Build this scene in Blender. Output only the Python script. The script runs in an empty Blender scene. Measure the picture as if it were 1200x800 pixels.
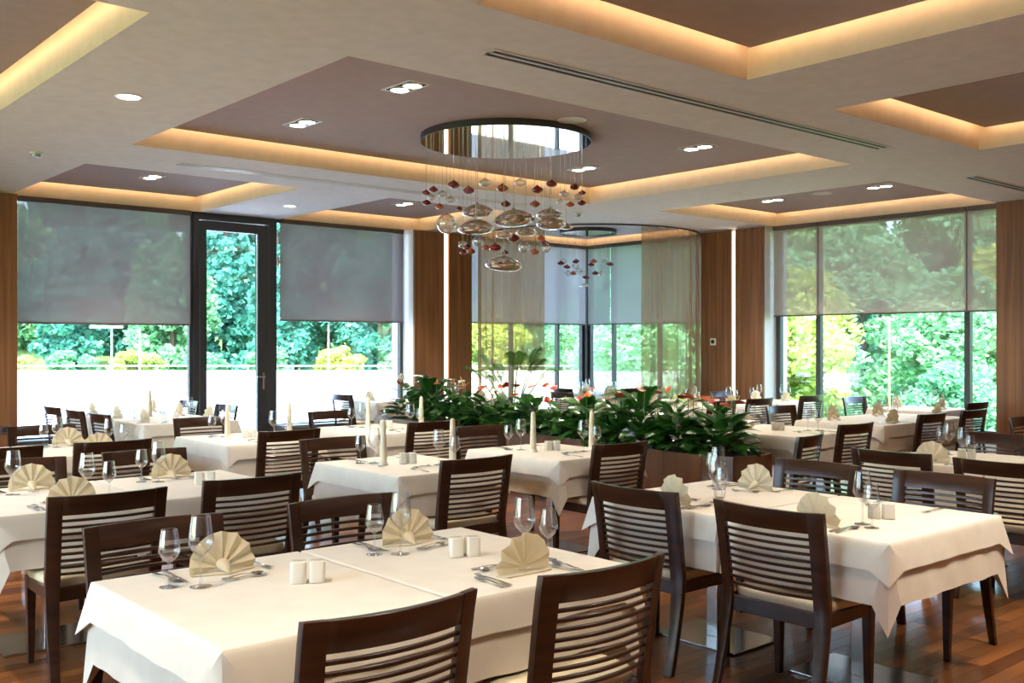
import bpy, bmesh, math, random
from mathutils import Vector, Matrix
R = math.radians
rng = random.Random(11)
SC = bpy.context.scene
COL = SC.collection

# ------------------------------------------------------------------ camera
CAM_H, FPX, TH = 1.55, 1186.0, R(40.7)
cam = bpy.data.objects.new('camera', bpy.data.cameras.new('camera'))
COL.objects.link(cam)
cam.location = (0, 0, CAM_H)
cam.rotation_euler = (R(90), 0, -TH)
cam.data.sensor_width = 36.0
cam.data.lens = FPX / 1200 * 36.0
cam.data.shift_y = 4.0 / 1200
cam.data.clip_start, cam.data.clip_end = 0.05, 500
SC.camera = cam

# ------------------------------------------------------------------ exposure
SC.view_settings.view_transform = 'Standard'
SC.view_settings.look = 'None'
SC.view_settings.gamma = 1.0
SC.view_settings.use_curve_mapping = False
SC.view_settings.exposure = 0.9
try:
    SC.cycles.max_bounces = 10
    SC.cycles.diffuse_bounces = 4
    SC.cycles.glossy_bounces = 4
    SC.cycles.transmission_bounces = 6
    SC.cycles.transparent_max_bounces = 24
    SC.cycles.caustics_reflective = False
    SC.cycles.caustics_refractive = False
    SC.cycles.sample_clamp_indirect = 4.0
    SC.cycles.use_denoising = True
except Exception:
    pass

# ------------------------------------------------------------------ world and sun
W = bpy.data.worlds.new('world'); SC.world = W; W.use_nodes = True
wn = W.node_tree.nodes; wl = W.node_tree.links
bg = wn['Background']
sky = wn.new('ShaderNodeTexSky'); sky.sky_type = 'NISHITA'
sky.sun_disc = False; sky.sun_elevation = R(52); sky.sun_rotation = R(215)
sky.air_density = 1.0; sky.dust_density = 2.0; sky.ozone_density = 1.2
wl.new(sky.outputs[0], bg.inputs[0]); bg.inputs[1].default_value = 1.35
sun = bpy.data.objects.new('sun', bpy.data.lights.new('sun', 'SUN'))
COL.objects.link(sun)
sun.data.energy = 11.0; sun.data.angle = R(0.6); sun.data.color = (1, 0.95, 0.86)
SUN_DIR = Vector((0.50, 0.42, -0.95))
sun.rotation_euler = SUN_DIR.to_track_quat('-Z', 'Y').to_euler()

SPOT_W = 90.0       # watts of each recessed lamp
COVE = 6.5           # strength of the cove strips

# ------------------------------------------------------------------ materials
MATS = {}
def nmat(name):
    m = bpy.data.materials.new(name); m.use_nodes = True
    nt = m.node_tree
    b = nt.nodes['Principled BSDF']
    MATS[name] = m
    return m, nt, b
def setp(b, **k):
    names = dict(color='Base Color', rough='Roughness', metal='Metallic', spec='Specular IOR Level',
                 coat='Coat Weight', coatr='Coat Roughness', trans='Transmission Weight', ior='IOR',
                 sheen='Sheen Weight', sub='Subsurface Weight')
    for a, v in k.items():
        if a == 'color' and len(v) == 3: v = (*v, 1)
        b.inputs[names[a]].default_value = v
def tex_coords(nt, scale=(1, 1, 1), kind='Object'):
    tc = nt.nodes.new('ShaderNodeTexCoord'); mp = nt.nodes.new('ShaderNodeMapping')
    mp.inputs['Scale'].default_value = scale
    nt.links.new(tc.outputs[kind], mp.inputs[0])
    return mp
def noise_color(nt, b, vec, c1, c2, scale=5, detail=4, lo=.35, hi=.65, inp='Base Color', dist=0.0):
    n = nt.nodes.new('ShaderNodeTexNoise'); n.inputs['Scale'].default_value = scale
    n.inputs['Detail'].default_value = detail; n.inputs['Distortion'].default_value = dist
    if vec: nt.links.new(vec.outputs[0], n.inputs['Vector'])
    r = nt.nodes.new('ShaderNodeValToRGB')
    r.color_ramp.elements[0].position = lo; r.color_ramp.elements[1].position = hi
    r.color_ramp.elements[0].color = (*c1, 1); r.color_ramp.elements[1].color = (*c2, 1)
    nt.links.new(n.outputs['Fac'], r.inputs[0])
    nt.links.new(r.outputs[0], b.inputs[inp])
    return n, r
def bump(nt, b, src, strength=.1, dist=.01):
    bp = nt.nodes.new('ShaderNodeBump'); bp.inputs['Strength'].default_value = strength
    bp.inputs['Distance'].default_value = dist
    nt.links.new(src.outputs[0], bp.inputs['Height']); nt.links.new(bp.outputs[0], b.inputs['Normal'])
def simple(name, color, rough=.5, metal=0.0, **k):
    m, nt, b = nmat(name); setp(b, color=color, rough=rough, metal=metal, **k)
    vec = tex_coords(nt)
    d = tuple(c * .93 for c in color)
    noise_color(nt, b, vec, d, color, scale=9)
    return m
def wood(name, c1, c2, scale, rough=.35, coat=0.0, spec=.5):
    m, nt, b = nmat(name); setp(b, rough=rough, coat=coat, coatr=.12, spec=spec)
    vec = tex_coords(nt, scale)
    n, r = noise_color(nt, b, vec, c1, c2, scale=1.0, detail=6, lo=.3, hi=.72, dist=.6)
    bump(nt, b, n, .05, .004)
    return m
def emis(name, color, strength):
    m, nt, b = nmat(name); setp(b, color=(0, 0, 0), rough=.6)
    b.inputs['Emission Color'].default_value = (*color, 1); b.inputs['Emission Strength'].default_value = strength
    return m
def thin_glass(name, tint=(1, 1, 1), edge=.55, base=.05, rough=.02, body=None, bodyf=.0):
    """clear thin glass: lets light through, reflects more towards grazing angles"""
    m = bpy.data.materials.new(name); m.use_nodes = True; nt = m.node_tree; nt.nodes.clear()
    MATS[name] = m
    o = nt.nodes.new('ShaderNodeOutputMaterial'); mx = nt.nodes.new('ShaderNodeMixShader')
    t = nt.nodes.new('ShaderNodeBsdfTransparent'); g = nt.nodes.new('ShaderNodeBsdfGlossy')
    t.inputs[0].default_value = (*tint, 1); g.inputs['Roughness'].default_value = rough
    lw = nt.nodes.new('ShaderNodeLayerWeight'); lw.inputs[0].default_value = .42
    mr = nt.nodes.new('ShaderNodeMapRange'); mr.inputs[3].default_value = base; mr.inputs[4].default_value = edge
    nt.links.new(lw.outputs['Facing'], mr.inputs[0]); nt.links.new(mr.outputs[0], mx.inputs[0])
    src = t
    if body:
        d = nt.nodes.new('ShaderNodeBsdfDiffuse'); d.inputs[0].default_value = (*body, 1)
        m2 = nt.nodes.new('ShaderNodeMixShader'); m2.inputs[0].default_value = bodyf
        nt.links.new(t.outputs[0], m2.inputs[1]); nt.links.new(d.outputs[0], m2.inputs[2]); src = m2
    nt.links.new(src.outputs[0], mx.inputs[1]); nt.links.new(g.outputs[0], mx.inputs[2])
    nt.links.new(mx.outputs[0], o.inputs[0])
    return m
def screen(name, color, through, transl=.5, tint=(1, 1, 1)):
    """woven fabric one can partly see through"""
    m = bpy.data.materials.new(name); m.use_nodes = True; nt = m.node_tree; nt.nodes.clear()
    MATS[name] = m
    o = nt.nodes.new('ShaderNodeOutputMaterial'); mx = nt.nodes.new('ShaderNodeMixShader')
    t = nt.nodes.new('ShaderNodeBsdfTransparent'); t.inputs[0].default_value = (*tint, 1)
    d = nt.nodes.new('ShaderNodeBsdfDiffuse'); tr = nt.nodes.new('ShaderNodeBsdfTranslucent')
    d.inputs[0].default_value = (*color, 1); tr.inputs[0].default_value = (*color, 1)
    m2 = nt.nodes.new('ShaderNodeMixShader'); m2.inputs[0].default_value = transl
    nt.links.new(d.outputs[0], m2.inputs[1]); nt.links.new(tr.outputs[0], m2.inputs[2])
    mx.inputs[0].default_value = 1 - through
    nt.links.new(t.outputs[0], mx.inputs[1]); nt.links.new(m2.outputs[0], mx.inputs[2])
    nt.links.new(mx.outputs[0], o.inputs[0])
    return m

wood('chair_wood', (.016, .0055, .0025), (.050, .018, .008), (3, 3, 26), rough=.30, coat=.10, spec=.4)
wood('veneer', (.14, .052, .017), (.30, .13, .048), (16, 16, .55), rough=.42)
wood('planter_wood', (.09, .036, .014), (.21, .092, .038), (5, 5, 1.2), rough=.35, coat=.2)
simple('cloth', (.72, .64, .515), rough=.75, sheen=.15)  # base cloth darker than the overlay: its shade is put into the colour
simple('cloth_over', (.78, .705, .575), rough=.72, sheen=.15)
simple('napkin', (.92, .82, .60), rough=.7, sheen=.2)
for nme, amt in (('napkin', .35),):
    nt = MATS[nme].node_tree; b = nt.nodes['Principled BSDF']; src = b.inputs['Base Color'].links[0].from_socket
    tr_ = nt.nodes.new('ShaderNodeBsdfTranslucent'); mx = nt.nodes.new('ShaderNodeMixShader'); mx.inputs[0].default_value = amt
    nt.links.new(src, tr_.inputs[0]); nt.links.new(b.outputs[0], mx.inputs[1]); nt.links.new(tr_.outputs[0], mx.inputs[2])
    nt.links.new(mx.outputs[0], nt.nodes['Material Output'].inputs[0])
simple('cream_leather', (.80, .67, .44), rough=.42)
simple('steel', (.72, .72, .73), rough=.16, metal=1.0)
simple('brushed_steel', (.55, .54, .52), rough=.18, metal=1.0)
simple('ceramic', (.90, .84, .70), rough=.22)
simple('dark_hole', (.03, .03, .03), rough=.8)
simple('wax', (.90, .78, .56), rough=.4)
simple('wick', (.20, .17, .12), rough=.9)
simple('plaster', (.85, .83, .84), rough=.85)
simple('plaster_white', (.78, .77, .76), rough=.6)
simple('coffer_brown', (.44, .355, .35), rough=.8)
simple('coffer_side', (.80, .72, .60), rough=.8)
simple('anthracite', (.035, .036, .042), rough=.4)
simple('blind_bar', (.10, .075, .065), rough=.5)
simple('white_metal', (.80, .80, .80), rough=.35)
simple('black_slot', (.012, .012, .012), rough=.6)
simple('terrace_stone', (.62, .64, .66), rough=.85)
simple('parapet_stone', (.70, .72, .74), rough=.8)
simple('grey_metal', (.35, .36, .37), rough=.4, metal=.6)
simple('soil', (.05, .035, .025), rough=.95)
simple('stem_green', (.12, .26, .06), rough=.5)
simple('spadix', (.85, .62, .20), rough=.5)
simple('flower_red', (.62, .045, .03), rough=.28)
simple('flower_orange', (.78, .16, .05), rough=.3)
simple('flower_white', (.88, .84, .74), rough=.4)
simple('pale_wood', (.42, .36, .16), rough=.7)
simple('bark', (.10, .07, .05), rough=.9)
simple('grass_ground', (.10, .20, .05), rough=.95)
m, nt, b = nmat('mirror'); setp(b, color=(.92, .90, .88), rough=.03, metal=1.0)
thin_glass('mirror_glass', (.92, .88, .82), edge=1.0, base=.78, rough=.07, body=(.86, .80, .72), bodyf=.5)
thin_glass('wine_glass', (.975, .985, 1.0), edge=.9, base=.05)
thin_glass('pane', (.95, .985, .99), edge=.5, base=.035)
thin_glass('clear_drop', (.97, .96, .95), edge=.95, base=.25, rough=.03)
thin_glass('wire', (.95, .95, .95), edge=.9, base=.45, rough=.2)
for nme, c in (('red_drop', (.20, .006, .010)), ('amber_drop', (.50, .085, .015))):
    m, nt, b = nmat(nme); setp(b, color=c, rough=.05, spec=.6, coat=.5)
emis('cove_led', (1.0, .60, .31), COVE)
emis('wall_led', (1.0, .86, .66), 5.0)
emis('lamp_face', (1.0, .93, .82), 14.0)
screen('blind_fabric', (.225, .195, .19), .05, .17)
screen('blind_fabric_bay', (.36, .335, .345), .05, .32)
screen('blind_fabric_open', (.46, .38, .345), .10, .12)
screen('sheer', (.42, .29, .18), .46, .40, tint=(.86, .75, .60))
# foliage: colour varies a little from plant to plant
def leafmat(name, c1, c2, rough=.45, transl=.35):
    m, nt, b = nmat(name); setp(b, rough=rough)
    oi = nt.nodes.new('ShaderNodeObjectInfo'); r = nt.nodes.new('ShaderNodeValToRGB')
    r.color_ramp.elements[0].color = (*c1, 1); r.color_ramp.elements[1].color = (*c2, 1)
    nz = nt.nodes.new('ShaderNodeTexNoise'); nz.inputs['Scale'].default_value = .8
    tc = nt.nodes.new('ShaderNodeTexCoord'); nt.links.new(tc.outputs['Object'], nz.inputs['Vector'])
    ad = nt.nodes.new('ShaderNodeMath'); ad.operation = 'MULTIPLY_ADD'; ad.inputs[1].default_value = .5
    sb = nt.nodes.new('ShaderNodeMath'); sb.operation = 'MULTIPLY'; sb.inputs[1].default_value = .5
    nt.links.new(nz.outputs[0], sb.inputs[0])
    nt.links.new(oi.outputs['Random'], ad.inputs[0]); nt.links.new(sb.outputs[0], ad.inputs[2])
    nt.links.new(ad.outputs[0], r.inputs[0]); nt.links.new(r.outputs[0], b.inputs['Base Color'])
    if transl:
        out = nt.nodes['Material Output']; tr = nt.nodes.new('ShaderNodeBsdfTranslucent')
        mx = nt.nodes.new('ShaderNodeMixShader'); mx.inputs[0].default_value = transl
        nt.links.new(r.outputs[0], tr.inputs[0]); nt.links.new(b.outputs[0], mx.inputs[1])
        nt.links.new(tr.outputs[0], mx.inputs[2]); nt.links.new(mx.outputs[0], out.inputs[0])
    return m
leafmat('leaf_dark', (.014, .075, .010), (.050, .18, .022), rough=.3, transl=.15)
leafmat('leaf_palm', (.03, .12, .015), (.07, .20, .03), rough=.4, transl=.1)
leafmat('tree_mid', (.10, .38, .22), (.28, .56, .26))
leafmat('tree_dark', (.04, .23, .19), (.09, .35, .24))
leafmat('tree_yellow', (.34, .58, .16), (.62, .62, .14))
# plank floor: every plank its own tone
def plankmat():
    m, nt, b = nmat('plank'); setp(b, rough=.30, coat=.28, coatr=.08, spec=.4)
    oi = nt.nodes.new('ShaderNodeObjectInfo')
    geo = nt.nodes.new('ShaderNodeNewGeometry')
    vec = tex_coords(nt, (2.2, 30, 30), 'Object')
    n = nt.nodes.new('ShaderNodeTexNoise'); n.inputs['Scale'].default_value = 1.0; n.inputs['Detail'].default_value = 5
    nt.links.new(vec.outputs[0], n.inputs['Vector'])
    a = nt.nodes.new('ShaderNodeMath'); a.operation = 'ADD'
    nt.links.new(oi.outputs['Random'], a.inputs[0]); nt.links.new(geo.outputs['Random Per Island'], a.inputs[1])
    f = nt.nodes.new('ShaderNodeMath'); f.operation = 'FRACT'; nt.links.new(a.outputs[0], f.inputs[0])
    k = nt.nodes.new('ShaderNodeMath'); k.operation = 'MULTIPLY_ADD'; k.inputs[1].default_value = .7
    k2 = nt.nodes.new('ShaderNodeMath'); k2.operation = 'MULTIPLY'; k2.inputs[1].default_value = .3
    nt.links.new(n.outputs[0], k2.inputs[0]); nt.links.new(f.outputs[0], k.inputs[0]); nt.links.new(k2.outputs[0], k.inputs[2])
    r = nt.nodes.new('ShaderNodeValToRGB')
    r.color_ramp.elements[0].color = (.045, .013, .0045, 1); r.color_ramp.elements[1].color = (.33, .115, .030, 1)
    nt.links.new(k.outputs[0], r.inputs[0]); nt.links.new(r.outputs[0], b.inputs['Base Color'])
plankmat()

# ------------------------------------------------------------------ mesh helpers
class MB:
    def __init__(s): s.v = []; s.f = []
    def add(s, vs, fs):
        o = len(s.v); s.v += [tuple(p) for p in vs]; s.f += [tuple(i + o for i in q) for q in fs]; return s
    def box(s, x0, x1, y0, y1, z0, z1):
        vs = [(x, y, z) for z in (z0, z1) for x, y in ((x0, y0), (x1, y0), (x1, y1), (x0, y1))]
        return s.add(vs, [(3, 2, 1, 0), (4, 5, 6, 7), (0, 1, 5, 4), (1, 2, 6, 5), (2, 3, 7, 6), (3, 0, 4, 7)])
    def quad(s, a, b, c, d): return s.add([a, b, c, d], [(0, 1, 2, 3)])
    def prism(s, poly, z0, z1):
        n = len(poly)
        vs = [(x, y, z0) for x, y in poly] + [(x, y, z1) for x, y in poly]
        fs = [tuple(range(n - 1, -1, -1)), tuple(range(n, 2 * n))] + [(i, (i + 1) % n, n + (i + 1) % n, n + i) for i in range(n)]
        return s.add(vs, fs)
    def lathe(s, prof, n=20, c=(0, 0, 0), cap=True):
        vs = []; fs = []
        for r, z in prof:
            for k in range(n):
                a = 2 * math.pi * k / n
                vs.append((c[0] + r * math.cos(a), c[1] + r * math.sin(a), c[2] + z))
        for i in range(len(prof) - 1):
            for k in range(n):
                fs.append((i * n + k, i * n + (k + 1) % n, (i + 1) * n + (k + 1) % n, (i + 1) * n + k))
        if cap:
            if prof[0][0] > 1e-4: fs.append(tuple(range(n - 1, -1, -1)))
            if prof[-1][0] > 1e-4: fs.append(tuple((len(prof) - 1) * n + k for k in range(n)))
        return s.add(vs, fs)
    def loft(s, rings, closed_ring=True, cap=True):
        n = len(rings[0]); vs = [p for r in rings for p in r]; fs = []
        for i in range(len(rings) - 1):
            for k in range(n if closed_ring else n - 1):
                fs.append((i * n + k, i * n + (k + 1) % n, (i + 1) * n + (k + 1) % n, (i + 1) * n + k))
        if cap and closed_ring:
            fs.append(tuple(range(n - 1, -1, -1))); fs.append(tuple((len(rings) - 1) * n + k for k in range(n)))
        return s.add(vs, fs)
    def tube(s, pts, r, n=6):
        rings = []
        for i, p in enumerate(pts):
            p = Vector(p)
            d = (Vector(pts[min(i + 1, len(pts) - 1)]) - Vector(pts[max(i - 1, 0)])).normalized()
            u = d.orthogonal().normalized() if i == 0 else (u - d * u.dot(d)).normalized()
            w = d.cross(u)
            rr = r[i] if isinstance(r, (list, tuple)) else r
            rings.append([p + (u * math.cos(2 * math.pi * k / n) + w * math.sin(2 * math.pi * k / n)) * rr for k in range(n)])
        return s.loft(rings)
    def mesh(s, name, mat, smooth=None, bevel=0.0, seg=2, doubles=False):
        me = bpy.data.meshes.new(name); me.from_pydata(s.v, [], s.f)
        if bevel or doubles:
            bm = bmesh.new(); bm.from_mesh(me)
            bmesh.ops.remove_doubles(bm, verts=bm.verts, dist=1e-5)
            if bevel:
                es = [e for e in bm.edges if len(e.link_faces) == 2 and e.calc_face_angle(0) > .6]
                bmesh.ops.bevel(bm, geom=es, offset=bevel, segments=seg, profile=.6, affect='EDGES')
            bm.to_mesh(me); bm.free()
        if smooth is not None:
            for p in me.polygons: p.use_smooth = True
            me.set_sharp_from_angle(angle=R(smooth))
        me.materials.append(MATS[mat])
        me.update()
        return me
def obj(name, me, parent=None, loc=(0, 0, 0), rot=(0, 0, 0), scale=(1, 1, 1)):
    o = bpy.data.objects.new(name, me); COL.objects.link(o)
    o.location = loc; o.rotation_euler = rot; o.scale = scale
    if parent: o.parent = parent
    return o
def tag(o, label=None, cat=None, group=None, kind=None):
    if label: o['label'] = label
    if cat: o['category'] = cat
    if group: o['group'] = group
    if kind: o['kind'] = kind
    return o
def thing(name, label, cat, loc=(0, 0, 0), rz=0, group=None, scale=(1, 1, 1)):
    return tag(obj(name, None, None, loc, (0, 0, rz), scale), label, cat, group)
def struct(name, me, label=None, **k):
    return tag(obj(name, me, **k), label, None, None, 'structure')
def spawn(proto, root):
    """proto: list of (name, mesh, loc, rot, [sub-parts])"""
    for name, me, loc, rot, subs in proto:
        p = obj(name, me, root, loc, rot)
        for n2, m2, l2, r2, _ in subs: obj(n2, m2, p, l2, r2)

# ================================================================== SETTING
YW, XW, CZ, PZ = 13.25, 13.2, 3.36, 3.54
X0, Y0 = -3.0, -3.5
TOPZ = 4.1
# ---- floor: base and laid planks running along X
fl = struct('floor', MB().box(X0, XW + .2, Y0, YW + .2, -.15, -.012).mesh('floor', 'soil'), 'reddish brown strip parquet floor')
PL, PW = .62, .088
zone = lambda x, y: (1.9 < x < 8.2 and .7 < y < 4.4 and not (x < 3.0 and y > 1.9) and x * .652 + y * .758 > 3.9 and x*.758 - y*.652 > .15 and x*.758-y*.652 < (x*.652+y*.758)*.53) or (.9 < x < 1.75 and 3.9 < y < 5.6)
pm = MB().box(-PL / 2 + .0008, PL / 2 - .0008, -PW / 2 + .0008, PW / 2 - .0008, -.012, 0).mesh('plank', 'plank')
rest = MB(); npl = 0
row = 0; y = Y0
cells = []
while y < YW:
    x = X0 - rng.random() * PL
    while x < XW + .1:
        cells.append((x + PL / 2, y + PW / 2)); x += PL
    y += PW
near = sorted([c for c in cells if zone(*c)], key=lambda c: c[0] * .652 + c[1] * .758)[:298]
ns = set(near)
for c in near: obj('plank', pm, fl, (c[0], c[1], 0))
for c in cells:
    if c not in ns: rest.box(c[0] - PL / 2 + .0008, c[0] + PL / 2 - .0008, c[1] - PW / 2 + .0008, c[1] + PW / 2 - .0008, -.012, 0)
tag(obj('plank_field', rest.mesh('plank_field', 'plank'), fl), kind='stuff')

# ---- ceiling with recessed coffers
COFF = [(3.36, 9.2, 5.48, 9.18), (3.36, 5.76, 10.44, 13.2), (6.98, 9.4, 10.44, 13.2), (10.45, 13.15, 5.75, 9.1),
        (6.95, 9.42, -1.2, 4.3), (3.36, 5.73, -1.2, 4.2), (-1.6, 2.1, 5.47, 9.18), (-1.6, 2.1, -1.2, 4.2), (-1.6, 2.1, 10.44, 13.2),
        (10.45, 13.15, -1.2, 4.3)]
RC = (12.0, 12.0, 1.80); RZ = 3.47     # round coffer of the corner, cut by the two window walls
QX, QY = 10.15, 10.15
xs = sorted({X0, XW, QX, 13.19} | {c[i] for c in COFF for i in (0, 1)})
ys = sorted({Y0, YW, QY, 13.24} | {c[i] for c in COFF for i in (2, 3)})
cb = MB()
for i in range(len(xs) - 1):
    for j in range(len(ys) - 1):
        mx, my = (xs[i] + xs[i + 1]) / 2, (ys[j] + ys[j + 1]) / 2
        if any(c[0] < mx < c[1] and c[2] < my < c[3] for c in COFF): continue
        if QX < mx and QY < my: continue
        cb.quad((xs[i], ys[j], CZ), (xs[i], ys[j + 1], CZ), (xs[i + 1], ys[j + 1], CZ), (xs[i + 1], ys[j], CZ))
N = 64
XE, YE = XW - .03, YW - .03
def clipped(r, xe=XE, ye=YE):
    '''plan of the round coffer, counter-clockwise from where it leaves the far wall to where it meets the right wall'''
    a0 = math.pi - math.asin((ye - RC[1]) / r); a1 = 2 * math.pi - math.acos((xe - RC[0]) / r)
    return [(RC[0] + r * math.cos(a0 + (a1 - a0) * k / N), RC[1] + r * math.sin(a0 + (a1 - a0) * k / N)) for k in range(N + 1)] + [(xe, ye)]
cp = clipped(RC[2])
def out_to(p):
    dx, dy = p[0] - RC[0], p[1] - RC[1]
    t = min([(QX - RC[0]) / dx if dx < -1e-6 else 9e9, (QY - RC[1]) / dy if dy < -1e-6 else 9e9, (XW - RC[0]) / dx if dx > 1e-6 else 9e9, (YW - RC[1]) / dy if dy > 1e-6 else 9e9])
    return (RC[0] + dx * t, RC[1] + dy * t)
for k in range(N):
    p, q = cp[k], cp[k + 1]; P_, Q_ = out_to(p), out_to(q)
    cb.quad((*P_, CZ), (*p, CZ), (*q, CZ), (*Q_, CZ))
    if abs(P_[0] - QX) < 1e-6 and abs(Q_[1] - QY) < 1e-6: cb.add([(*P_, CZ), (*Q_, CZ), (QX, QY, CZ)], [(0, 1, 2)])
pa_, pz_ = out_to(cp[0]), out_to(cp[N])
cb.quad((QX, pa_[1], CZ), (QX, YW, CZ), (cp[0][0], YW, CZ), (*cp[0], CZ))
cb.quad((*cp[N], CZ), (XW, cp[N][1], CZ), (XW, QY, CZ), (pz_[0], QY, CZ))
ceil = struct('ceiling', cb.mesh('ceiling', 'plaster'), 'pale plaster ceiling with lit recessed coffers')
GAP, HI = .10, .26
for x0, x1, y0, y1 in COFF:
    sb = MB()
    for a, b_ in (((x0, y0), (x1, y0)), ((x1, y0), (x1, y1)), ((x1, y1), (x0, y1)), ((x0, y1), (x0, y0))):
        sb.quad((*a, CZ), (*b_, CZ), (*b_, CZ + HI + .08), (*a, CZ + HI + .08))
    obj('coffer_side', sb.mesh('coffer_side', 'coffer_side'), ceil)
    lid = MB().quad((x0, y0, CZ + HI + .08), (x1, y0, CZ + HI + .08), (x1, y1, CZ + HI + .08), (x0, y1, CZ + HI + .08))
    obj('coffer_top', lid.mesh('coffer_top', 'coffer_side'), ceil)
    a0, a1, b0, b1 = x0 + GAP, x1 - GAP, y0 + GAP, y1 - GAP
    pn = obj('coffer_panel', MB().box(a0, a1, b0, b1, PZ, PZ + .02).mesh('coffer_panel', 'coffer_brown'), ceil)
    for q in (((a0, b0 - .004), (a1, b0 - .004)), ((a1 + .004, b0), (a1 + .004, b1)), ((a1, b1 + .004), (a0, b1 + .004)), ((a0 - .004, b1), (a0 - .004, b0))):
        (ax, ay), (bx, by) = q
        obj('led_strip', MB().quad((ax, ay, PZ + .024), (bx, by, PZ + .024), (bx, by, PZ + .05), (ax, ay, PZ + .05)).mesh('led_strip', 'cove_led'), pn)
# round coffer
def band(poly, z0, z1):
    mb = MB()
    for k in range(len(poly)):
        a, b_ = poly[k], poly[(k + 1) % len(poly)]; mb.quad((*a, z0), (*b_, z0), (*b_, z1), (*a, z1))
    return mb
obj('round_coffer_side', band(cp, CZ, CZ + HI + .08).mesh('round_coffer_side', 'coffer_side', smooth=40, doubles=True), ceil)
obj('round_coffer_top', MB().prism(cp, CZ + HI + .08, CZ + HI + .09).mesh('round_coffer_top', 'coffer_side'), ceil)
ip = clipped(RC[2] - GAP, XE - GAP, YE - GAP)
rp = obj('round_coffer_panel', MB().prism(ip, RZ, RZ + .02).mesh('round_coffer_panel', 'plaster'), ceil)
obj('led_strip', band(clipped(RC[2] - GAP + .004, XE - GAP + .004, YE - GAP + .004), RZ + .024, RZ + .05).mesh('led_strip', 'cove_led'), rp)
struct('roof', MB().box(X0 - .3, XW + .5, Y0 - .3, YW + .5, TOPZ, TOPZ + .3).mesh('roof', 'plaster'), 'flat roof slab above the dining room')

# ---- walls behind the camera and the fascias above the windows
struct('wall_back', MB().box(X0, XW + .3, Y0 - .2, Y0, 0, TOPZ).mesh('wall_back', 'plaster'), 'plain pale wall behind the tables')
sw = MB().box(X0 - .2, X0, Y0, YW + .3, 0, .4).box(X0 - .2, X0, Y0, YW + .3, 3.3, TOPZ)
for ya, yb_ in ((Y0, 2.2), (5.6, 6.6), (10, 10.6), (12.9, YW + .3)): sw.box(X0 - .2, X0, ya, yb_, .4, 3.3)
wsd = struct('wall_side', sw.mesh('wall_side', 'plaster'), 'pale side wall with unseen windows added for daylight')
for ya, yb_ in ((2.2, 5.6), (6.6, 10), (10.6, 12.9)):  # unseen windows, added to let fill daylight into the room
    obj('pane', MB().box(X0 - .11, X0 - .10, ya, yb_, .4, 3.3).mesh('pane', 'pane'), wsd)
wlft = MB().box(X0, 3.38, 12.95, YW + .3, 0, CZ).box(3.38, XW + .3, YW + .02, YW + .3, CZ, TOPZ).box(X0, 3.38, YW, YW + .3, CZ, TOPZ).box(3.38, 5.68, YW, YW + .3, 0, .36).box(6.88, XW + .3, YW, YW + .3, 0, .36)
wl_ = struct('wall_left', wlft.mesh('wall_left', 'plaster_white'), 'window wall along the left')
wr_ = struct('wall_right', MB().box(12.9, XW + .3, Y0, 5.66, 0, CZ).box(XW + .02, XW + .3, Y0, YW, CZ, TOPZ).box(XW, XW + .3, 5.66, YW, 0, .36).mesh('wall_right', 'plaster_white'), 'window wall along the right')
def veneer_board(parent, box): return obj('veneer_panel', MB().box(*box).mesh('veneer_panel', 'veneer', bevel=.003), parent)
veneer_board(wl_, (1.6, 3.38, 12.92, 12.948, .0, 3.34)); veneer_board(wl_, (X0, 1.59, 12.92, 12.948, .0, 3.34))
veneer_board(wr_, (12.872, 12.898, 3.9, 5.66, 0, 3.34)); veneer_board(wr_, (12.872, 12.898, Y0, 3.89, 0, 3.34))
obj('pier_core', MB().box(9.12, 10.26, 12.97, YW + .3, 0, CZ).mesh('pier_core', 'plaster_white'), wl_)
veneer_board(wl_, (9.12, 9.70, 12.93, 12.968, 0, 3.34)); veneer_board(wl_, (9.79, 10.26, 12.93, 12.968, 0, 3.34))
obj('pier_lamp', MB().box(9.715, 9.775, 12.955, 12.967, .05, 3.32).mesh('pier_lamp', 'wall_led'), wl_)
obj('pier_core', MB().box(12.92, XW + .3, 9.14, 10.33, 0, CZ).mesh('pier_core', 'plaster_white'), wr_)
veneer_board(wr_, (12.88, 12.918, 9.14, 9.66, 0, 3.34)); veneer_board(wr_, (12.88, 12.918, 9.73, 10.33, 0, 3.34))
obj('pier_lamp', MB().box(12.905, 12.917, 9.67, 9.72, .05, 3.32).mesh('pier_lamp', 'wall_led'), wr_)
# sill benches
struct('trim_1', MB().box(3.39, 5.66, 13.0, YW, .36, .40).box(3.39, 5.66, 13.03, YW - .01, 0, .36).mesh('trim_1', 'grey_metal', bevel=.004), 'low window sill ledge left of the door')
struct('trim_2', MB().box(6.90, 9.11, 13.0, YW, .36, .40).box(6.90, 9.11, 13.03, YW - .01, 0, .36).mesh('trim_2', 'grey_metal', bevel=.004), 'low window sill ledge right of the door')

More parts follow.
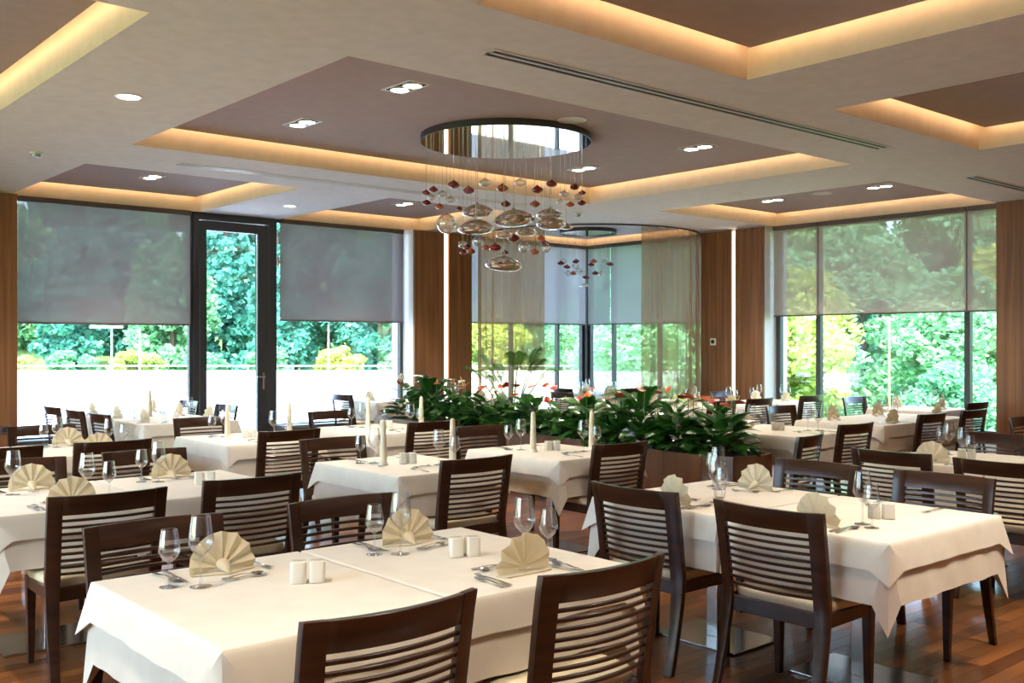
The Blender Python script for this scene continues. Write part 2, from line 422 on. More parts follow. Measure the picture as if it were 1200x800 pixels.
# ---- windows: frames with one pane part per light
def window(name, label, a, b_, side, zb, mull, fw=.05):
    """side 'L' lies in plane Y=YW between X=a..b_, side 'R' in plane X=XW between Y=a..b_"""
    def bx(mb, u0, u1, d0, d1, z0, z1):
        if side == 'L': mb.box(u0, u1, YW + d0, YW + d1, z0, z1)
        else: mb.box(XW + d0, XW + d1, u0, u1, z0, z1)
        return mb
    fr = MB()
    bx(fr, a, b_, 0, .08, zb, zb + fw); bx(fr, a, b_, 0, .08, CZ - fw, CZ)
    bx(fr, a, a + fw, 0, .08, zb + fw, CZ - fw); bx(fr, b_ - fw, b_, 0, .08, zb + fw, CZ - fw)
    w = struct(name, fr.mesh(name, 'anthracite'), label)
    edges = [a + fw]
    for m_ in mull:
        obj('mullion', bx(MB(), m_ - fw / 2, m_ + fw / 2, 0, .08, zb + fw, CZ - fw).mesh('mullion', 'anthracite'), w)
        edges += [m_ - fw / 2, m_ + fw / 2]
    edges.append(b_ - fw)
    for i in range(0, len(edges), 2):
        obj('pane', bx(MB(), edges[i], edges[i + 1], .036, .044, zb + fw, CZ - fw).mesh('pane', 'pane'), w)
    return w
window('window_1', 'wide window left of the terrace door', 3.40, 5.68, 'L', .36, [])
window('window_2', 'wide window between the terrace door and the wood pier', 6.88, 9.12, 'L', .36, [])
window('window_3', 'corner window beyond the sheer curtains, left wall', 10.26, 13.14, 'L', .36, [11.4, 12.5])
window('window_4', 'corner window beyond the sheer curtains, right wall', 10.33, 13.19, 'R', .36, [11.5, 12.58])
window('window_5', 'large window on the right with tall panes', 5.66, 9.13, 'R', .36, [6.18, 8.40], fw=.075)
struct('trim_3', MB().box(13.14, 13.28, 13.19, 13.33, 0, CZ).mesh('trim_3', 'anthracite'), 'dark corner post of the windows')
d = struct('door_1', MB().box(5.68, 5.76, YW - .02, YW + .1, 0, CZ).box(6.80, 6.88, YW - .02, YW + .1, 0, CZ).box(5.76, 6.80, YW - .02, YW + .1, 3.26, CZ).mesh('door_1', 'anthracite', bevel=.004), 'dark framed glass door to the terrace')
leaf = obj('door_leaf', MB().box(5.77, 5.86, YW - .03, YW + .05, .03, 3.25).box(6.62, 6.79, YW - .03, YW + .05, .03, 3.25).box(5.86, 6.62, YW - .03, YW + .05, 3.12, 3.25).box(5.86, 6.62, YW - .03, YW + .05, .03, .16).mesh('door_leaf', 'anthracite', bevel=.004), d)
obj('pane', MB().box(5.86, 6.62, YW + .005, YW + .015, .16, 3.12).mesh('pane', 'pane'), leaf)
obj('handle', MB().box(6.69, 6.72, YW - .04, YW - .03, .92, 1.16).tube([(6.705, YW - .04, 1.10), (6.705, YW - .09, 1.10), (6.58, YW - .09, 1.10)], .011, 8).mesh('handle', 'steel', smooth=40), leaf)

# ---- roller blinds
def blind(label, a, b_, side, zbot, off=.10):
    def bx(u0, u1, d0, d1, z0, z1):
        return MB().box(u0, u1, YW - off - d1, YW - off - d0, z0, z1) if side == 'L' else MB().box(XW - off - d1, XW - off - d0, u0, u1, z0, z1)
    t = thing('roller_blind', label, 'blind', (0, 0, 0), 0, 'roller blinds half lowered')
    q = MB().quad((a, YW - off, zbot), (b_, YW - off, zbot), (b_, YW - off, 3.3), (a, YW - off, 3.3)) if side == 'L' else MB().quad((XW - off, a, zbot), (XW - off, b_, zbot), (XW - off, b_, 3.3), (XW - off, a, 3.3))
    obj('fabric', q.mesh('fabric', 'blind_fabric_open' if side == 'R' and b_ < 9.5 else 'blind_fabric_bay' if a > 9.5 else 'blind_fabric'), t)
    obj('bottom_bar', bx(a, b_, -.012, .012, zbot - .022, zbot).mesh('bottom_bar', 'blind_bar', bevel=.003), t)
    obj('cassette', bx(a, b_, -.04, .04, 3.29, 3.352).mesh('cassette', 'blind_bar', bevel=.006), t)
blind('grey roller blind on the window left of the terrace door', 3.44, 5.60, 'L', 1.83)
blind('grey roller blind on the window right of the terrace door', 6.93, 9.05, 'L', 1.915)
blind('grey roller blind behind the left sheer curtain', 10.32, 11.955, 'L', 1.93)
blind('grey roller blind left of the dark corner post', 11.965, 13.08, 'L', 1.93)
blind('grey roller blind right of the dark corner post', 12.545, 13.1, 'R', 1.93)
blind('grey roller blind behind the right sheer curtain', 10.38, 12.535, 'R', 1.93)
blind('wide grey roller blind on the large right window', 8.345, 9.10, 'R', 2.0)
bpy.data.objects['roller_blind.006']['label'] = 'narrow left panel of roller blind on the large right window'
blind('widest roller blind panel in the middle of the large right window', 6.145, 8.33, 'R', 2.0)
blind('roller blind panel at the right edge of the large right window', 5.66, 6.13, 'R', 2.0)

# ---- curtain track and sheer curtains round the corner table
BC, BR = (12.0, 12.0), 1.85
def arc(a0, a1, n, r=BR, wav=0.0, wf=0.0, ph=0.0):
    out = []
    for i in range(n + 1):
        a = R(a0 + (a1 - a0) * i / n)
        rr = r + wav * math.sin(wf * i + ph) + wav * .5 * math.sin(wf * 2.7 * i + 1 + ph)
        out.append((BC[0] + rr * math.cos(a), BC[1] + rr * math.sin(a)))
    return out
tr = MB(); ri = arc(145, 304, 60, BR - .012); ro = arc(145, 304, 60, BR + .012)
tr.loft([[(ri[i][0], ri[i][1], 3.335), (ro[i][0], ro[i][1], 3.335), (ro[i][0], ro[i][1], 3.359), (ri[i][0], ri[i][1], 3.359)] for i in range(61)])
tag(obj('curtain_track', tr.mesh('curtain_track', 'blind_bar')), 'thin curved curtain track on the ceiling around the corner', 'curtain track')
def curtain(label, a0, a1, seed):
    n = 150; r2 = random.Random(seed); fq = [r2.uniform(.12, .2), r2.uniform(.25, .4), r2.uniform(.5, .7)]
    ph = [r2.random() * 6 for _ in range(3)]
    mb = MB(); rows = []
    for z in (3.33, 2.6, 1.8, 1.0, .05):
        k = .55 + .45 * (3.33 - z) / 3.3
        row_ = []
        for i in range(n + 1):
            a = R(a0 + (a1 - a0) * i / n)
            w = .035 * k * (math.sin(i * fq[0] + ph[0]) * .7 + math.sin(i * fq[1] + ph[1]) * .8 + .5 * math.sin(i * fq[2] + ph[2]) ** 3)
            row_.append((BC[0] + (BR + w) * math.cos(a), BC[1] + (BR + w) * math.sin(a), z))
        rows.append(row_)
    mb.loft(rows, closed_ring=False)
    tag(obj('sheer_curtain', mb.mesh('sheer_curtain', 'sheer', smooth=70)), label, 'curtain', 'sheer brown curtains')
curtain('sheer brown curtain hanging left, behind the big chandelier', 146, 204, 3)
curtain('sheer brown curtain hanging right, beside the small chandelier', 251, 303, 5)

# ---- outside: terrace, parapet, ground, hill
VX, VY = math.sin(TH), math.cos(TH)
def ray(u, t): k_ = (u - 600) / FPX; return (t * (VX + k_ * VY), t * (VY - k_ * VX))
TR_T = 45.0
struct('terrace', MB().prism([(-25, YW + .31), (XW + .4, YW + .31), ray(705, 21), ray(705, TR_T), ray(-160, TR_T), (-25, 40)], -.25, -.05).mesh('terrace', 'terrace_stone'), 'sunlit pale terrace outside the left windows')
pa, pb = Vector((*ray(-160, TR_T - .2), 0)), Vector((*ray(704, TR_T - .2), 0)); PLEN = (pb - pa).length
par = thing('parapet', 'low pale parapet with thin rail along the terrace edge', 'parapet', pa, -TH)
obj('parapet_wall', MB().box(0, PLEN, -.15, .15, -.05, .42).mesh('parapet_wall', 'parapet_stone'), par)
obj('rail', MB().box(0, PLEN, -.03, .03, .60, .65).mesh('rail', 'grey_metal'), par)
for k in range(int(PLEN / 2)): obj('rail_post', MB().box(1 + 2 * k, 1.05 + 2 * k, -.025, .025, .42, .60).mesh('rail_post', 'grey_metal'), par)
gm = MB(); GX, GY = 26, 26
gv = []
for j in range(GY + 1):
    for i in range(GX + 1):
        x = -60 + 190 * i / GX; y = -60 + 190 * j / GY
        dd = math.hypot(x, y)
        z = -2.6 + (max(0, dd - 52) * .22 if dd < 130 else 17)
        gv.append((x, y, z))
gm.add(gv, [(j * (GX + 1) + i, j * (GX + 1) + i + 1, (j + 1) * (GX + 1) + i + 1, (j + 1) * (GX + 1) + i) for j in range(GY) for i in range(GX)])
struct('hillside', gm.mesh('hillside', 'grass_ground', smooth=80), 'green hillside behind the trees')

# ================================================================== TREES
def crown_mesh(name, mat, rx, rz, zc, clumps, per, leaf, seed, conifer=False):
    r2 = random.Random(seed); vs = []; fs = []
    def leafq(p, s):
        a = r2.random() * 6.283; e = r2.uniform(-1, 1)
        u = Vector((math.cos(a), math.sin(a), e * .6)).normalized()
        w = u.cross(Vector((r2.uniform(-1, 1), r2.uniform(-1, 1), r2.uniform(-.3, 1)))).normalized()
        o = len(vs); u *= s; w *= s * .6
        vs.extend([p - u, p - w * .9 + u * .1, p + u, p + w * .9 + u * .1]); fs.append((o, o + 1, o + 2, o + 3))
    for c in range(clumps):
        if conifer:
            h = r2.random() ** 1.3; rad = rx * (1 - h) * r2.uniform(.5, 1); a = r2.random() * 6.283
            cen = Vector((rad * math.cos(a), rad * math.sin(a), zc - rz + 2 * rz * h)); cr_ = rx * .30 * (1.15 - h)
        else:
            while True:
                d_ = Vector((r2.uniform(-1, 1), r2.uniform(-1, 1), r2.uniform(-1, 1)))
                if .25 < d_.length < 1: break
            d_ = d_.normalized() * r2.uniform(.55, .95)
            cen = Vector((d_.x * rx, d_.y * rx, zc + d_.z * rz)); cr_ = rx * r2.uniform(.22, .36)
        for k in range(per):
            q = Vector((r2.gauss(0, 1), r2.gauss(0, 1), r2.gauss(0, 1))).normalized() * cr_ * r2.uniform(.6, 1.0)
            q.z *= .7
            leafq(cen + q, leaf * r2.uniform(.6, 1.2))
    me = bpy.data.meshes.new(name); me.from_pydata(vs, [], fs); me.materials.append(MATS[mat]); return me
def trunk_mesh(h, r):
    mb = MB().tube([(0, 0, 0), (.03, .02, h * .4), (-.02, .05, h * .75), (.02, 0, h)], [r, r * .8, r * .55, r * .3], 8)
    for k in range(5):
        a = k * 1.3; z = h * (.45 + .1 * k)
        mb.tube([(0, 0, z), (math.cos(a) * h * .12, math.sin(a) * h * .12, z + h * .1), (math.cos(a) * h * .2, math.sin(a) * h * .2, z + h * .22)], [r * .4, r * .25, r * .1], 5)
    return mb.mesh('trunk', 'bark', smooth=60)
TREES = {
    'broad': (crown_mesh('foliage', 'tree_mid', 3.2, 4.2, 6.0, 90, 130, .26, 1), trunk_mesh(8, .28)),
    'dark': (crown_mesh('foliage', 'tree_dark', 3.0, 4.8, 6.2, 95, 130, .26, 2), trunk_mesh(9, .26)),
    'conifer': (crown_mesh('foliage', 'tree_dark', 2.4, 5.6, 6.6, 150, 90, .24, 3, True), trunk_mesh(11, .22)),
    'shrub': (crown_mesh('foliage', 'tree_yellow', 1.5, 1.5, 1.7, 40, 120, .15, 4), trunk_mesh(2.2, .07)),
    'bush': (crown_mesh('foliage', 'tree_mid', 1.6, 1.4, 1.5, 40, 120, .15, 6), trunk_mesh(2.0, .07)),
    'near': (crown_mesh('foliage', 'tree_mid', 2.6, 3.6, 4.4, 110, 170, .15, 5), trunk_mesh(6.5, .2)),
    'neary': (crown_mesh('foliage', 'tree_yellow', 2.4, 3.4, 4.2, 100, 170, .15, 8), trunk_mesh(6.5, .2)),
}
def tree(kind, u, t, z, sc, label, group, hs=1.0):
    name = {'broad': 'broadleaf_tree', 'dark': 'broadleaf_tree', 'conifer': 'conifer_tree', 'shrub': 'shrub', 'bush': 'shrub', 'near': 'broadleaf_tree', 'neary': 'broadleaf_tree'}[kind]
    x, y = ray(u, t)
    cat = 'shrub' if name == 'shrub' else 'tree'
    o = thing(name, label, cat, (x, y, z), rng.random() * 6.28, group, (sc, sc, sc * hs * rng.uniform(.94, 1.06)))
    cm, tm = TREES[kind]
    obj('foliage', cm, o); obj('trunk', tm, o)
SEEN = [(20, 'behind the left wood panel'), (75, 'at the left of the left window'), (130, 'left of centre in the left window'), (180, 'right of centre in the left window'), (228, 'at the right of the left window'), (275, 'in the left of the door glass'), (322, 'at the right of the terrace door'),
        (372, 'at the left of the second window'), (425, 'in the middle of the second window'), (480, 'at the right of the second window'), (552, 'behind the left wood pier'), (605, 'at the left sheer curtain'), (645, 'right of the left sheer curtain'), (690, 'left of the corner post'), (735, 'right of the corner post'),
        (785, 'at the right sheer curtain'), (830, 'right of the right sheer curtain'), (910, 'behind the right wood pier'), (960, 'in the left pane of the right window'), (1020, 'left of centre in the right window'), (1080, 'right of centre in the right window'), (1135, 'beside the right mullion of the right window'), (1170, 'in the right pane of the right window'), (9999, 'behind the right wood panel')]
LOOK = {'broad': 'green leafy tree', 'dark': 'dark blue-green tree', 'conifer': 'tall dark conifer', 'near': 'fresh green tree', 'neary': 'yellow-green tree', 'shrub': 'yellow shrub', 'bush': 'green shrub'}
RAD = {'broad': 3.2, 'dark': 3.0, 'conifer': 2.4, 'near': 2.6, 'neary': 2.4, 'shrub': 1.5, 'bush': 1.6}
def row_of_trees(t, r, u0, u1, kinds, z, rowname, hs=1.0, gap=1.06):
    du = 2 * r * gap * FPX / t; u = u0; k = 0
    while u < u1:
        kd = kinds[k % len(kinds)]
        where = next(w for lim, w in SEEN if u < lim)
        tree(kd, u, t, z, r / (RAD[kd] * 1.22), LOOK[kd] + ' ' + where + ', ' + rowname, 'trees outside the windows', hs)
        u += du; k += 1
# beyond the terrace
row_of_trees(49.5, 1.55, 2, 500, ['shrub', 'bush', 'shrub', 'bush', 'bush'], -1.0, 'nearest row')
row_of_trees(56, 2.7, -40, 700, ['conifer', 'dark', 'broad', 'conifer', 'dark'], -2.2, 'front tree row', 1.35)
row_of_trees(63, 3.0, -95, 860, ['dark', 'broad', 'dark', 'conifer'], -1.6, 'second tree row', 1.5)
row_of_trees(71, 3.4, -40, 860, ['broad', 'dark'], -.5, 'rear tree row', 1.75)
# round the corner and along the right windows
row_of_trees(49.5, 2.2, 575, 690, ['neary', 'near'], -1.6, 'nearest row')
row_of_trees(34, 2.2, 740, 830, ['near', 'neary'], -2.4, 'nearest row', 1.15)
row_of_trees(41, 2.5, 725, 850, ['near', 'near'], -2.2, 'front tree row', 1.25)
row_of_trees(49, 2.4, 820, 880, ['near', 'dark'], -2.0, 'middle tree row', 1.35)
row_of_trees(22, 1.6, 940, 1200, ['bush', 'near', 'bush'], -2.9, 'nearest row', 1.0)
row_of_trees(27.5, 2.2, 915, 1250, ['neary', 'near', 'near'], -2.6, 'front tree row', 1.2)
row_of_trees(33.5, 2.6, 1010, 1260, ['near', 'neary'], -2.4, 'middle tree row', 1.2)
row_of_trees(40.5, 3.0, 925, 1260, ['near', 'broad'], -2.2, 'second tree row', 1.3)
row_of_trees(48.5, 3.5, 980, 1260, ['dark', 'broad'], -1.8, 'rear tree row', 1.2)
def pole(u, t, z0, z1, lab, arms):
    x, y = ray(u, t)
    o = thing('light_pole', lab, 'pole', (x, y, z0))
    obj('mast', MB().lathe([(.05, 0), (.035, z1 - z0)] if t > 30 else [(.030, 0), (.022, z1 - z0)], 10).mesh('mast', 'white_metal' if t > 30 else 'pale_wood', smooth=40), o)
    for s in arms: obj('lamp_head', MB().box(-.5 + .5 * s if s < 0 else 0, .5 if s > 0 else 0, -.1, .1, z1 - z0 - .12, z1 - z0).mesh('lamp_head', 'white_metal', bevel=.02), o, (0, 0, 0), (0, 0, -TH))
pole(131, 47.5, -1, 2.45, 'white light pole with two arms beyond the parapet', (-1, 1))
pole(164, 47.5, -1, 2.3, 'thin white pole beyond the parapet right of the armed pole', ())
pole(385, 47.5, -1, 2.5, 'thin white pole beyond the parapet in the second window', ())
pole(1042, 24.7, -2.8, 2.2, 'thin yellowish pole among the trees in the right window', ())

# ================================================================== CHAIRS
def chair_proto():
    HW, BOW, SEAT = .277, .052, .455
    def lean(z):
        if z >= SEAT: return .065 * ((.86 - z) / (.86 - SEAT)) ** .85
        return .065 - .085 * ((SEAT - z) / SEAT) ** 1.4
    def yb(x, z): return lean(z) - BOW * (1 - (x / HW) ** 2)
    P = []
    # rear posts follow the curved back, then run down as legs
    for s in (-1, 1):
        rings = []
        for z in (.86, .80, .73, .66, .59, .52, .455, .40, .32, .22, .12, 0):
            w = .062 if z > .45 else .062 - .024 * (.45 - z) / .45
            x1 = HW - .006 * (.86 - z) / .4 if z > .45 else HW - .006
            x0 = x1 - w
            th = .027
            ya, yc = yb(x1, z), yb(x0, z) if z > .45 else yb(x1, z) - .012
            rings.append([(s * x0, yc - th / 2, z), (s * x1, ya - th / 2, z), (s * x1, ya + th / 2, z), (s * x0, yc + th / 2, z)])
        P.append(('back_post', MB().loft(rings).mesh('back_post', 'chair_wood', bevel=.003, smooth=40), (0, 0, 0), (0, 0, 0), []))
    def curved(z0, z1, th, x, name, n=14, top_arch=0.0):
        rings = []
        for i in range(n + 1):
            xx = -x + 2 * x * i / n; y0, y1 = yb(xx, z0), yb(xx, z1)
            rings.append([(xx, y0 - th / 2, z0), (xx, y0 + th / 2, z0), (xx, y1 + th / 2, z1), (xx, y1 - th / 2, z1)])
        return MB().loft(rings).mesh(name, 'chair_wood', bevel=.002, seg=1, smooth=40)
    P.append(('top_rail', curved(.770, .859, .024, .2155, 'top_rail'), (0, 0, 0), (0, 0, 0), []))
    for i in range(9):
        z = .744 - .0312 * i
        P.append(('slat', curved(z - .0065, z + .0065, .015, .218, 'slat'), (0, 0, 0), (0, 0, 0), []))
    # seat frame
    P.append(('rear_apron', MB().box(-.214, .214, .044, .066, .365, .432).mesh('rear_apron', 'chair_wood', bevel=.003), (0, 0, 0), (0, 0, 0), []))
    P.append(('front_apron', MB().box(-.205, .205, .415, .435, .372, .430).mesh('front_apron', 'chair_wood', bevel=.003), (0, 0, 0), (0, 0, 0), []))
    for s in (-1, 1):
        P.append(('side_apron', MB().prism([(s * .238, .08), (s * .258, .08), (s * .250, .41), (s * .230, .41)][::s], .372, .430).mesh('side_apron', 'chair_wood', bevel=.003), (0, 0, 0), (0, 0, 0), []))
        rings = []
        for z, w in ((.430, .044), (.3, .040), (0, .028)):
            cx_, cy_ = s * (.232 - .004 * (.43 - z)), .424 + .01 * (.43 - z)
            rings.append([(cx_ - w / 2, cy_ - w / 2, z), (cx_ + w / 2, cy_ - w / 2, z), (cx_ + w / 2, cy_ + w / 2, z), (cx_ - w / 2, cy_ + w / 2, z)])
        P.append(('front_leg', MB().loft(rings).mesh('front_leg', 'chair_wood', bevel=.003), (0, 0, 0), (0, 0, 0), []))
    # padded seat
    rings = []
    for z, k in ((.431, 1.0), (.446, 1.02), (.462, 1.01), (.471, .965), (.477, .86), (.479, .5)):
        pts = []
        for i in range(32):
            a = 2 * math.pi * i / 32
            c, s_ = math.cos(a), math.sin(a)
            ex = 2 / 7
            px = math.copysign(abs(c) ** ex, c); py = math.copysign(abs(s_) ** ex, s_)
            yy = .255 + .188 * py * k; xx = px * (.245 + .012 * py) * k
            pts.append((xx, yy, z))
        rings.append(pts)
    P.append(('seat_cushion', MB().loft(rings).mesh('seat_cushion', 'cream_leather', smooth=50), (0, 0, 0), (0, 0, 0), []))
    return P
CHAIR = chair_proto()
FACE = {'N': 0, 'S': math.pi, 'E': -math.pi / 2, 'W': math.pi / 2}
def chair(x, y, f, label, da=0.0, group='dark slatted dining chairs'):
    a = (FACE[f] if isinstance(f, str) else R(f)) + R(da)
    o = thing('dining_chair', label, 'chair', (x, y, 0), a, group)
    spawn(CHAIR, o); return o

# ================================================================== TABLES
TT = .745
def cloth_mesh(name, mat, x0, x1, y0, y1, zt, drop, tail, flare, seed, wk=.09, ripple=.5, kite=0.0):
    """flare: free hang on sides (W, E, S, N); a side pushed against another table hangs straight.
    At a free corner the spare cloth hangs as a kite shaped fold with its tip below the hem."""
    r2 = random.Random(seed)
    F = dict(zip('WESN', flare)); free = lambda s: F[s] > .006
    cx_, cy_ = (x0 + x1) / 2, (y0 + y1) / 2
    QS = (.08, .25, .5, .75, .93, 1.0)
    cols = []          # one column of points per place along the edge, top to hem
    def top(px, py, nx, ny):
        return [(px - nx * .010, py - ny * .010, zt), (px - nx * .003, py - ny * .003, zt - .0015), (px, py, zt - .005)]
    def side(ax, ay, bx, by, nx, ny, s_, wa, wb):
        n = 24; k1, k2, p1, p2 = r2.uniform(9, 15), r2.uniform(20, 30), r2.random() * 6, r2.random() * 6
        L = math.hypot(bx - ax, by - ay); tx, ty = (bx - ax) / L, (by - ay) / L
        for i in range(n + 1):
            f = i / n; col = top(ax + tx * L * f, ay + ty * L * f, nx, ny) if 0 < i < n else None
            if col is None:
                col = top(ax + tx * L * f, ay + ty * L * f, nx, ny)
                sg = 1 if i == 0 else -1
                col[0] = (col[0][0] + sg * tx * .010, col[0][1] + sg * ty * .010, col[0][2]); col[1] = (col[1][0] + sg * tx * .003, col[1][1] + sg * ty * .003, col[1][2])
            for q in QS:
                a, b_ = wa * q, L - wb * q; d_ = a + (b_ - a) * f
                ed = min(1, min(f, 1 - f) * 6)
                o = F[s_] * q ** .7 * (1 + ripple * q * ed * (math.sin(f * L * k1 + p1) * .6 + math.sin(f * L * k2 + p2) * .4))
                col.append((ax + tx * d_ + nx * o, ay + ty * d_ + ny * o, zt - .005 - (drop - .005) * q))
            cols.append(col)
    def tip(cx0, cy0, sx, sy, sxn, syn):
        fx, fy = free(sxn), free(syn)
        if not (fx and fy): return
        lean = r2.uniform(.30, .70); col = top(cx0, cy0, 0, 0); kt = kite if sxn + syn == 'WS' else kite + .042
        col[0] = (cx0 - sx * .010, cy0 - sy * .010, zt); col[1] = (cx0 - sx * .003, cy0 - sy * .003, zt - .0015)
        for q in QS:
            ox = (kt + .012 * (lean - .5)) * q; oy = (kt - .012 * (lean - .5)) * q
            col.append((cx0 + sx * ox, cy0 + sy * oy, zt - .005 - (drop + tail - .005) * q))
        cols.append(col)
    w = {}
    for k, (a, b_) in dict(WS='WS', ES='ES', EN='EN', WN='WN').items(): w[k] = wk if free(a) and free(b_) else .0
    side(x0, y0, x1, y0, 0, -1, 'S', w['WS'], w['ES']); tip(x1, y0, 1, -1, 'E', 'S')
    side(x1, y0, x1, y1, 1, 0, 'E', w['ES'], w['EN']); tip(x1, y1, 1, 1, 'E', 'N')
    side(x1, y1, x0, y1, 0, 1, 'N', w['EN'], w['WN']); tip(x0, y1, -1, 1, 'W', 'N')
    side(x0, y1, x0, y0, -1, 0, 'W', w['WN'], w['WS']); tip(x0, y0, -1, -1, 'W', 'S')
    rows = [[c[k] for c in cols] for k in range(len(cols[0]))]
    mb = MB().loft(rows, cap=False)
    mb.f.append(tuple(range(len(cols))))
    return mb.mesh(name, mat, smooth=28, doubles=True)
LEGS = {}
def table(key, x0, x1, y0, y1, desc, seams='', cand=False):
    """desc: words that single this table out; seams: sides (WESN) pushed against the next table"""
    cx_, cy_ = (x0 + x1) / 2, (y0 + y1) / 2
    t = thing('dining_table', 'square dining table under cream cloths, ' + desc, 'table', (cx_, cy_, 0), 0, 'dining tables')
    hx, hy = (x1 - x0) / 2, (y1 - y0) / 2
    obj('tabletop', MB().box(-hx + .012, hx - .012, -hy + .012, hy - .012, TT - .03, TT).mesh('tabletop', 'chair_wood', bevel=.003), t)
    obj('column', MB().box(-.035, .035, -.035, .035, .012, TT - .031).mesh('column', 'brushed_steel', bevel=.004), t)
    bx, by = (.2, .27) if hx > hy else (.27, .2)
    obj('base_plate', MB().box(-bx, bx, -by, by, .001, .013).mesh('base_plate', 'brushed_steel', bevel=.003), t)
    ff = [(.0035 if s in seams else .018) for s in 'WESN']; fo = [(.0045 if s in seams else .026) for s in 'WESN']
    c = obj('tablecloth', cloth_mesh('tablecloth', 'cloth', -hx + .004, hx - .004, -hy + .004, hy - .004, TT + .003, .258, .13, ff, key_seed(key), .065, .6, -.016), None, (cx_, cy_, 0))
    tag(c, 'long cream tablecloth hanging from ' + desc, 'tablecloth', 'cream tablecloths')
    o = obj('table_overlay', cloth_mesh('table_overlay', 'cloth_over', -hx, hx, -hy, hy, TT + .0065, .118, .065, fo, key_seed(key) + 1, .075, .22, -.002), None, (cx_, cy_, 0))
    tag(o, 'short cream overlay cloth on top of ' + desc, 'tablecloth', 'cream overlay cloths')
    TAB[key] = (x0, x1, y0, y1, desc)
def key_seed(k): return sum(ord(c) * (i + 3) for i, c in enumerate(k))
TAB = {}
ZI = TT + .0072      # height where things stand on the cloth

table('T1', 1.15, 1.93, 2.50, 3.52, 'the nearest table at lower left', 'E')
table('T2', 1.944, 2.73, 2.50, 3.52, 'the nearest table in the middle', 'W')
table('T3a', 1.235, 2.022, 5.12, 6.13, 'the second-row table at the left edge', 'E')
table('T3b', 2.036, 2.81, 5.12, 6.13, 'the second-row table left of centre', 'W')
table('T7', 3.48, 4.30, 5.10, 6.10, 'the candle table left of centre')
table('T4', 4.80, 5.62, 5.08, 6.10, 'the candle table before the planter')
table('T10', 1.42, 2.19, 7.58, 8.60, 'the third-row table cut by the left edge', 'E')
table('T11', 2.204, 2.97, 7.58, 8.60, 'the third-row table by the left edge', 'W')
table('T9', 3.53, 4.40, 7.57, 8.60, 'the candle table before the door')
table('T8', 4.98, 5.85, 7.63, 8.68, 'the candle table beside the second window')
table('D1', 3.79, 4.80, 10.03, 10.80, 'the long left-window table, near end', 'N')
table('D2', 3.79, 4.80, 10.814, 11.60, 'the long left-window table, middle', 'SN')
table('D3', 3.79, 4.80, 11.614, 12.40, 'the long left-window table, far end', 'S')
table('E1', 7.76, 8.66, 11.9, 12.78, 'the table behind the planter left end')
table('H1', 8.95, 9.75, 11.45, 12.3, 'the table before the left wood pier')
table('T5a', 3.81, 4.83, 2.10, 2.938, 'the nearest table on the right', 'N')
table('T5b', 3.81, 4.83, 2.952, 3.78, 'the second nearest right table', 'S')
table('T6a', 6.53, 7.52, 2.10, 2.938, 'the table cut by the right edge', 'N')
table('T6b', 6.53, 7.52, 2.952, 3.78, 'the table behind the nearest right tables', 'S')
table('T12', 7.59, 8.60, 5.03, 6.10, 'the table right of the planter end')
table('T13a', 9.30, 10.22, 5.18, 6.19, 'the fan napkin table far right', 'E')
table('T13b', 10.234, 11.15, 5.18, 6.19, 'the table right of the fan napkin table', 'W')
table('T16', 11.76, 12.64, 5.88, 6.78, 'the table at the large right window')
table('T17', 11.76, 12.64, 8.12, 8.95, 'the table beside the right wood pier')
table('T14a', 9.75, 10.55, 8.12, 9.1, 'the table behind the plants right end', 'E')
table('T14b', 10.564, 11.35, 8.12, 9.1, 'the table before the right wood pier', 'W')
table('B1', 11.55, 12.45, 11.35, 12.2, 'the table in the window corner')
table('B2', 10.55, 11.35, 10.35, 11.2, 'the table before the window corner')

chair(1.52, 2.25, 'N', 'slatted chair, nearest of all, back to us at the lower left table')
chair(2.31, 2.235, 'N', 'slatted chair nearest the bottom centre with its back to us')
chair(1.535, 3.94, 'S', 'chair facing us across the nearest lower left table')
chair(2.40, 3.96, 'S', 'chair facing us across the nearest middle table')
chair(1.67, 4.85, 'N', 'tall-backed chair at far left standing behind the lower left table')
chair(2.44, 4.92, 'N', 'chair back between the nearest left and nearest middle tables')
chair(1.72, 6.57, 'S', 'chair facing us over the second-row table at the left edge')
chair(2.51, 6.62, 'S', 'chair facing us over the second-row table beside the fan napkin')
chair(3.90, 4.86, 'N', 'slatted chair back before the candle table behind the nearest middle table')
chair(3.90, 6.58, 'S', 'chair facing us over the candle table behind the nearest middle table')
chair(5.25, 4.92, 'N', 'chair back right of the candle table in front of the planter')
chair(5.40, 6.72, 'S', 'chair facing us between planter and candle table')
chair(1.83, 7.42, 'N', 'dark chair back cut by the left edge in the third row')
chair(2.585, 7.42, 'N', 'dark chair back before the third-row table by the left edge')
chair(2.61, 9.24, 'S', 'chair facing us over the third-row table by the left edge')
chair(4.00, 7.42, 'N', 'chair back before the third-row candle table near the door')
chair(4.05, 9.25, 'S', 'chair facing us over the third-row candle table near the door')
chair(5.44, 7.42, 'N', 'chair back before the third-row candle table left of the planter')
chair(5.49, 9.29, 'S', 'chair facing us over the third-row candle table left of the planter')
chair(3.50, 10.44, 'E', 'nearest of three chairs in line by the left window')
chair(3.50, 11.22, 'E', 'middle one of three chairs in line by the left window')
chair(3.50, 12.02, 'E', 'farthest of three chairs in line by the left window')
chair(5.12, 11.0, 'W', 'chair in front of the terrace door at the long table')
chair(5.12, 12.05, 'W', 'farther chair near the left jamb of the terrace door')
chair(7.46, 12.35, 'E', 'lone chair before the second window left of the plants')
chair(3.66, 2.58, 'E', 'nearest right chair with its slatted back to us, cream seat lit')
chair(3.67, 3.36, 'E', 'second chair along the nearest right tables, slatted back to us')
chair(5.26, 3.36, 'W', 'chair facing us behind the joined right table')
chair(5.28, 2.60, 'W', 'chair facing us behind the nearest right table')
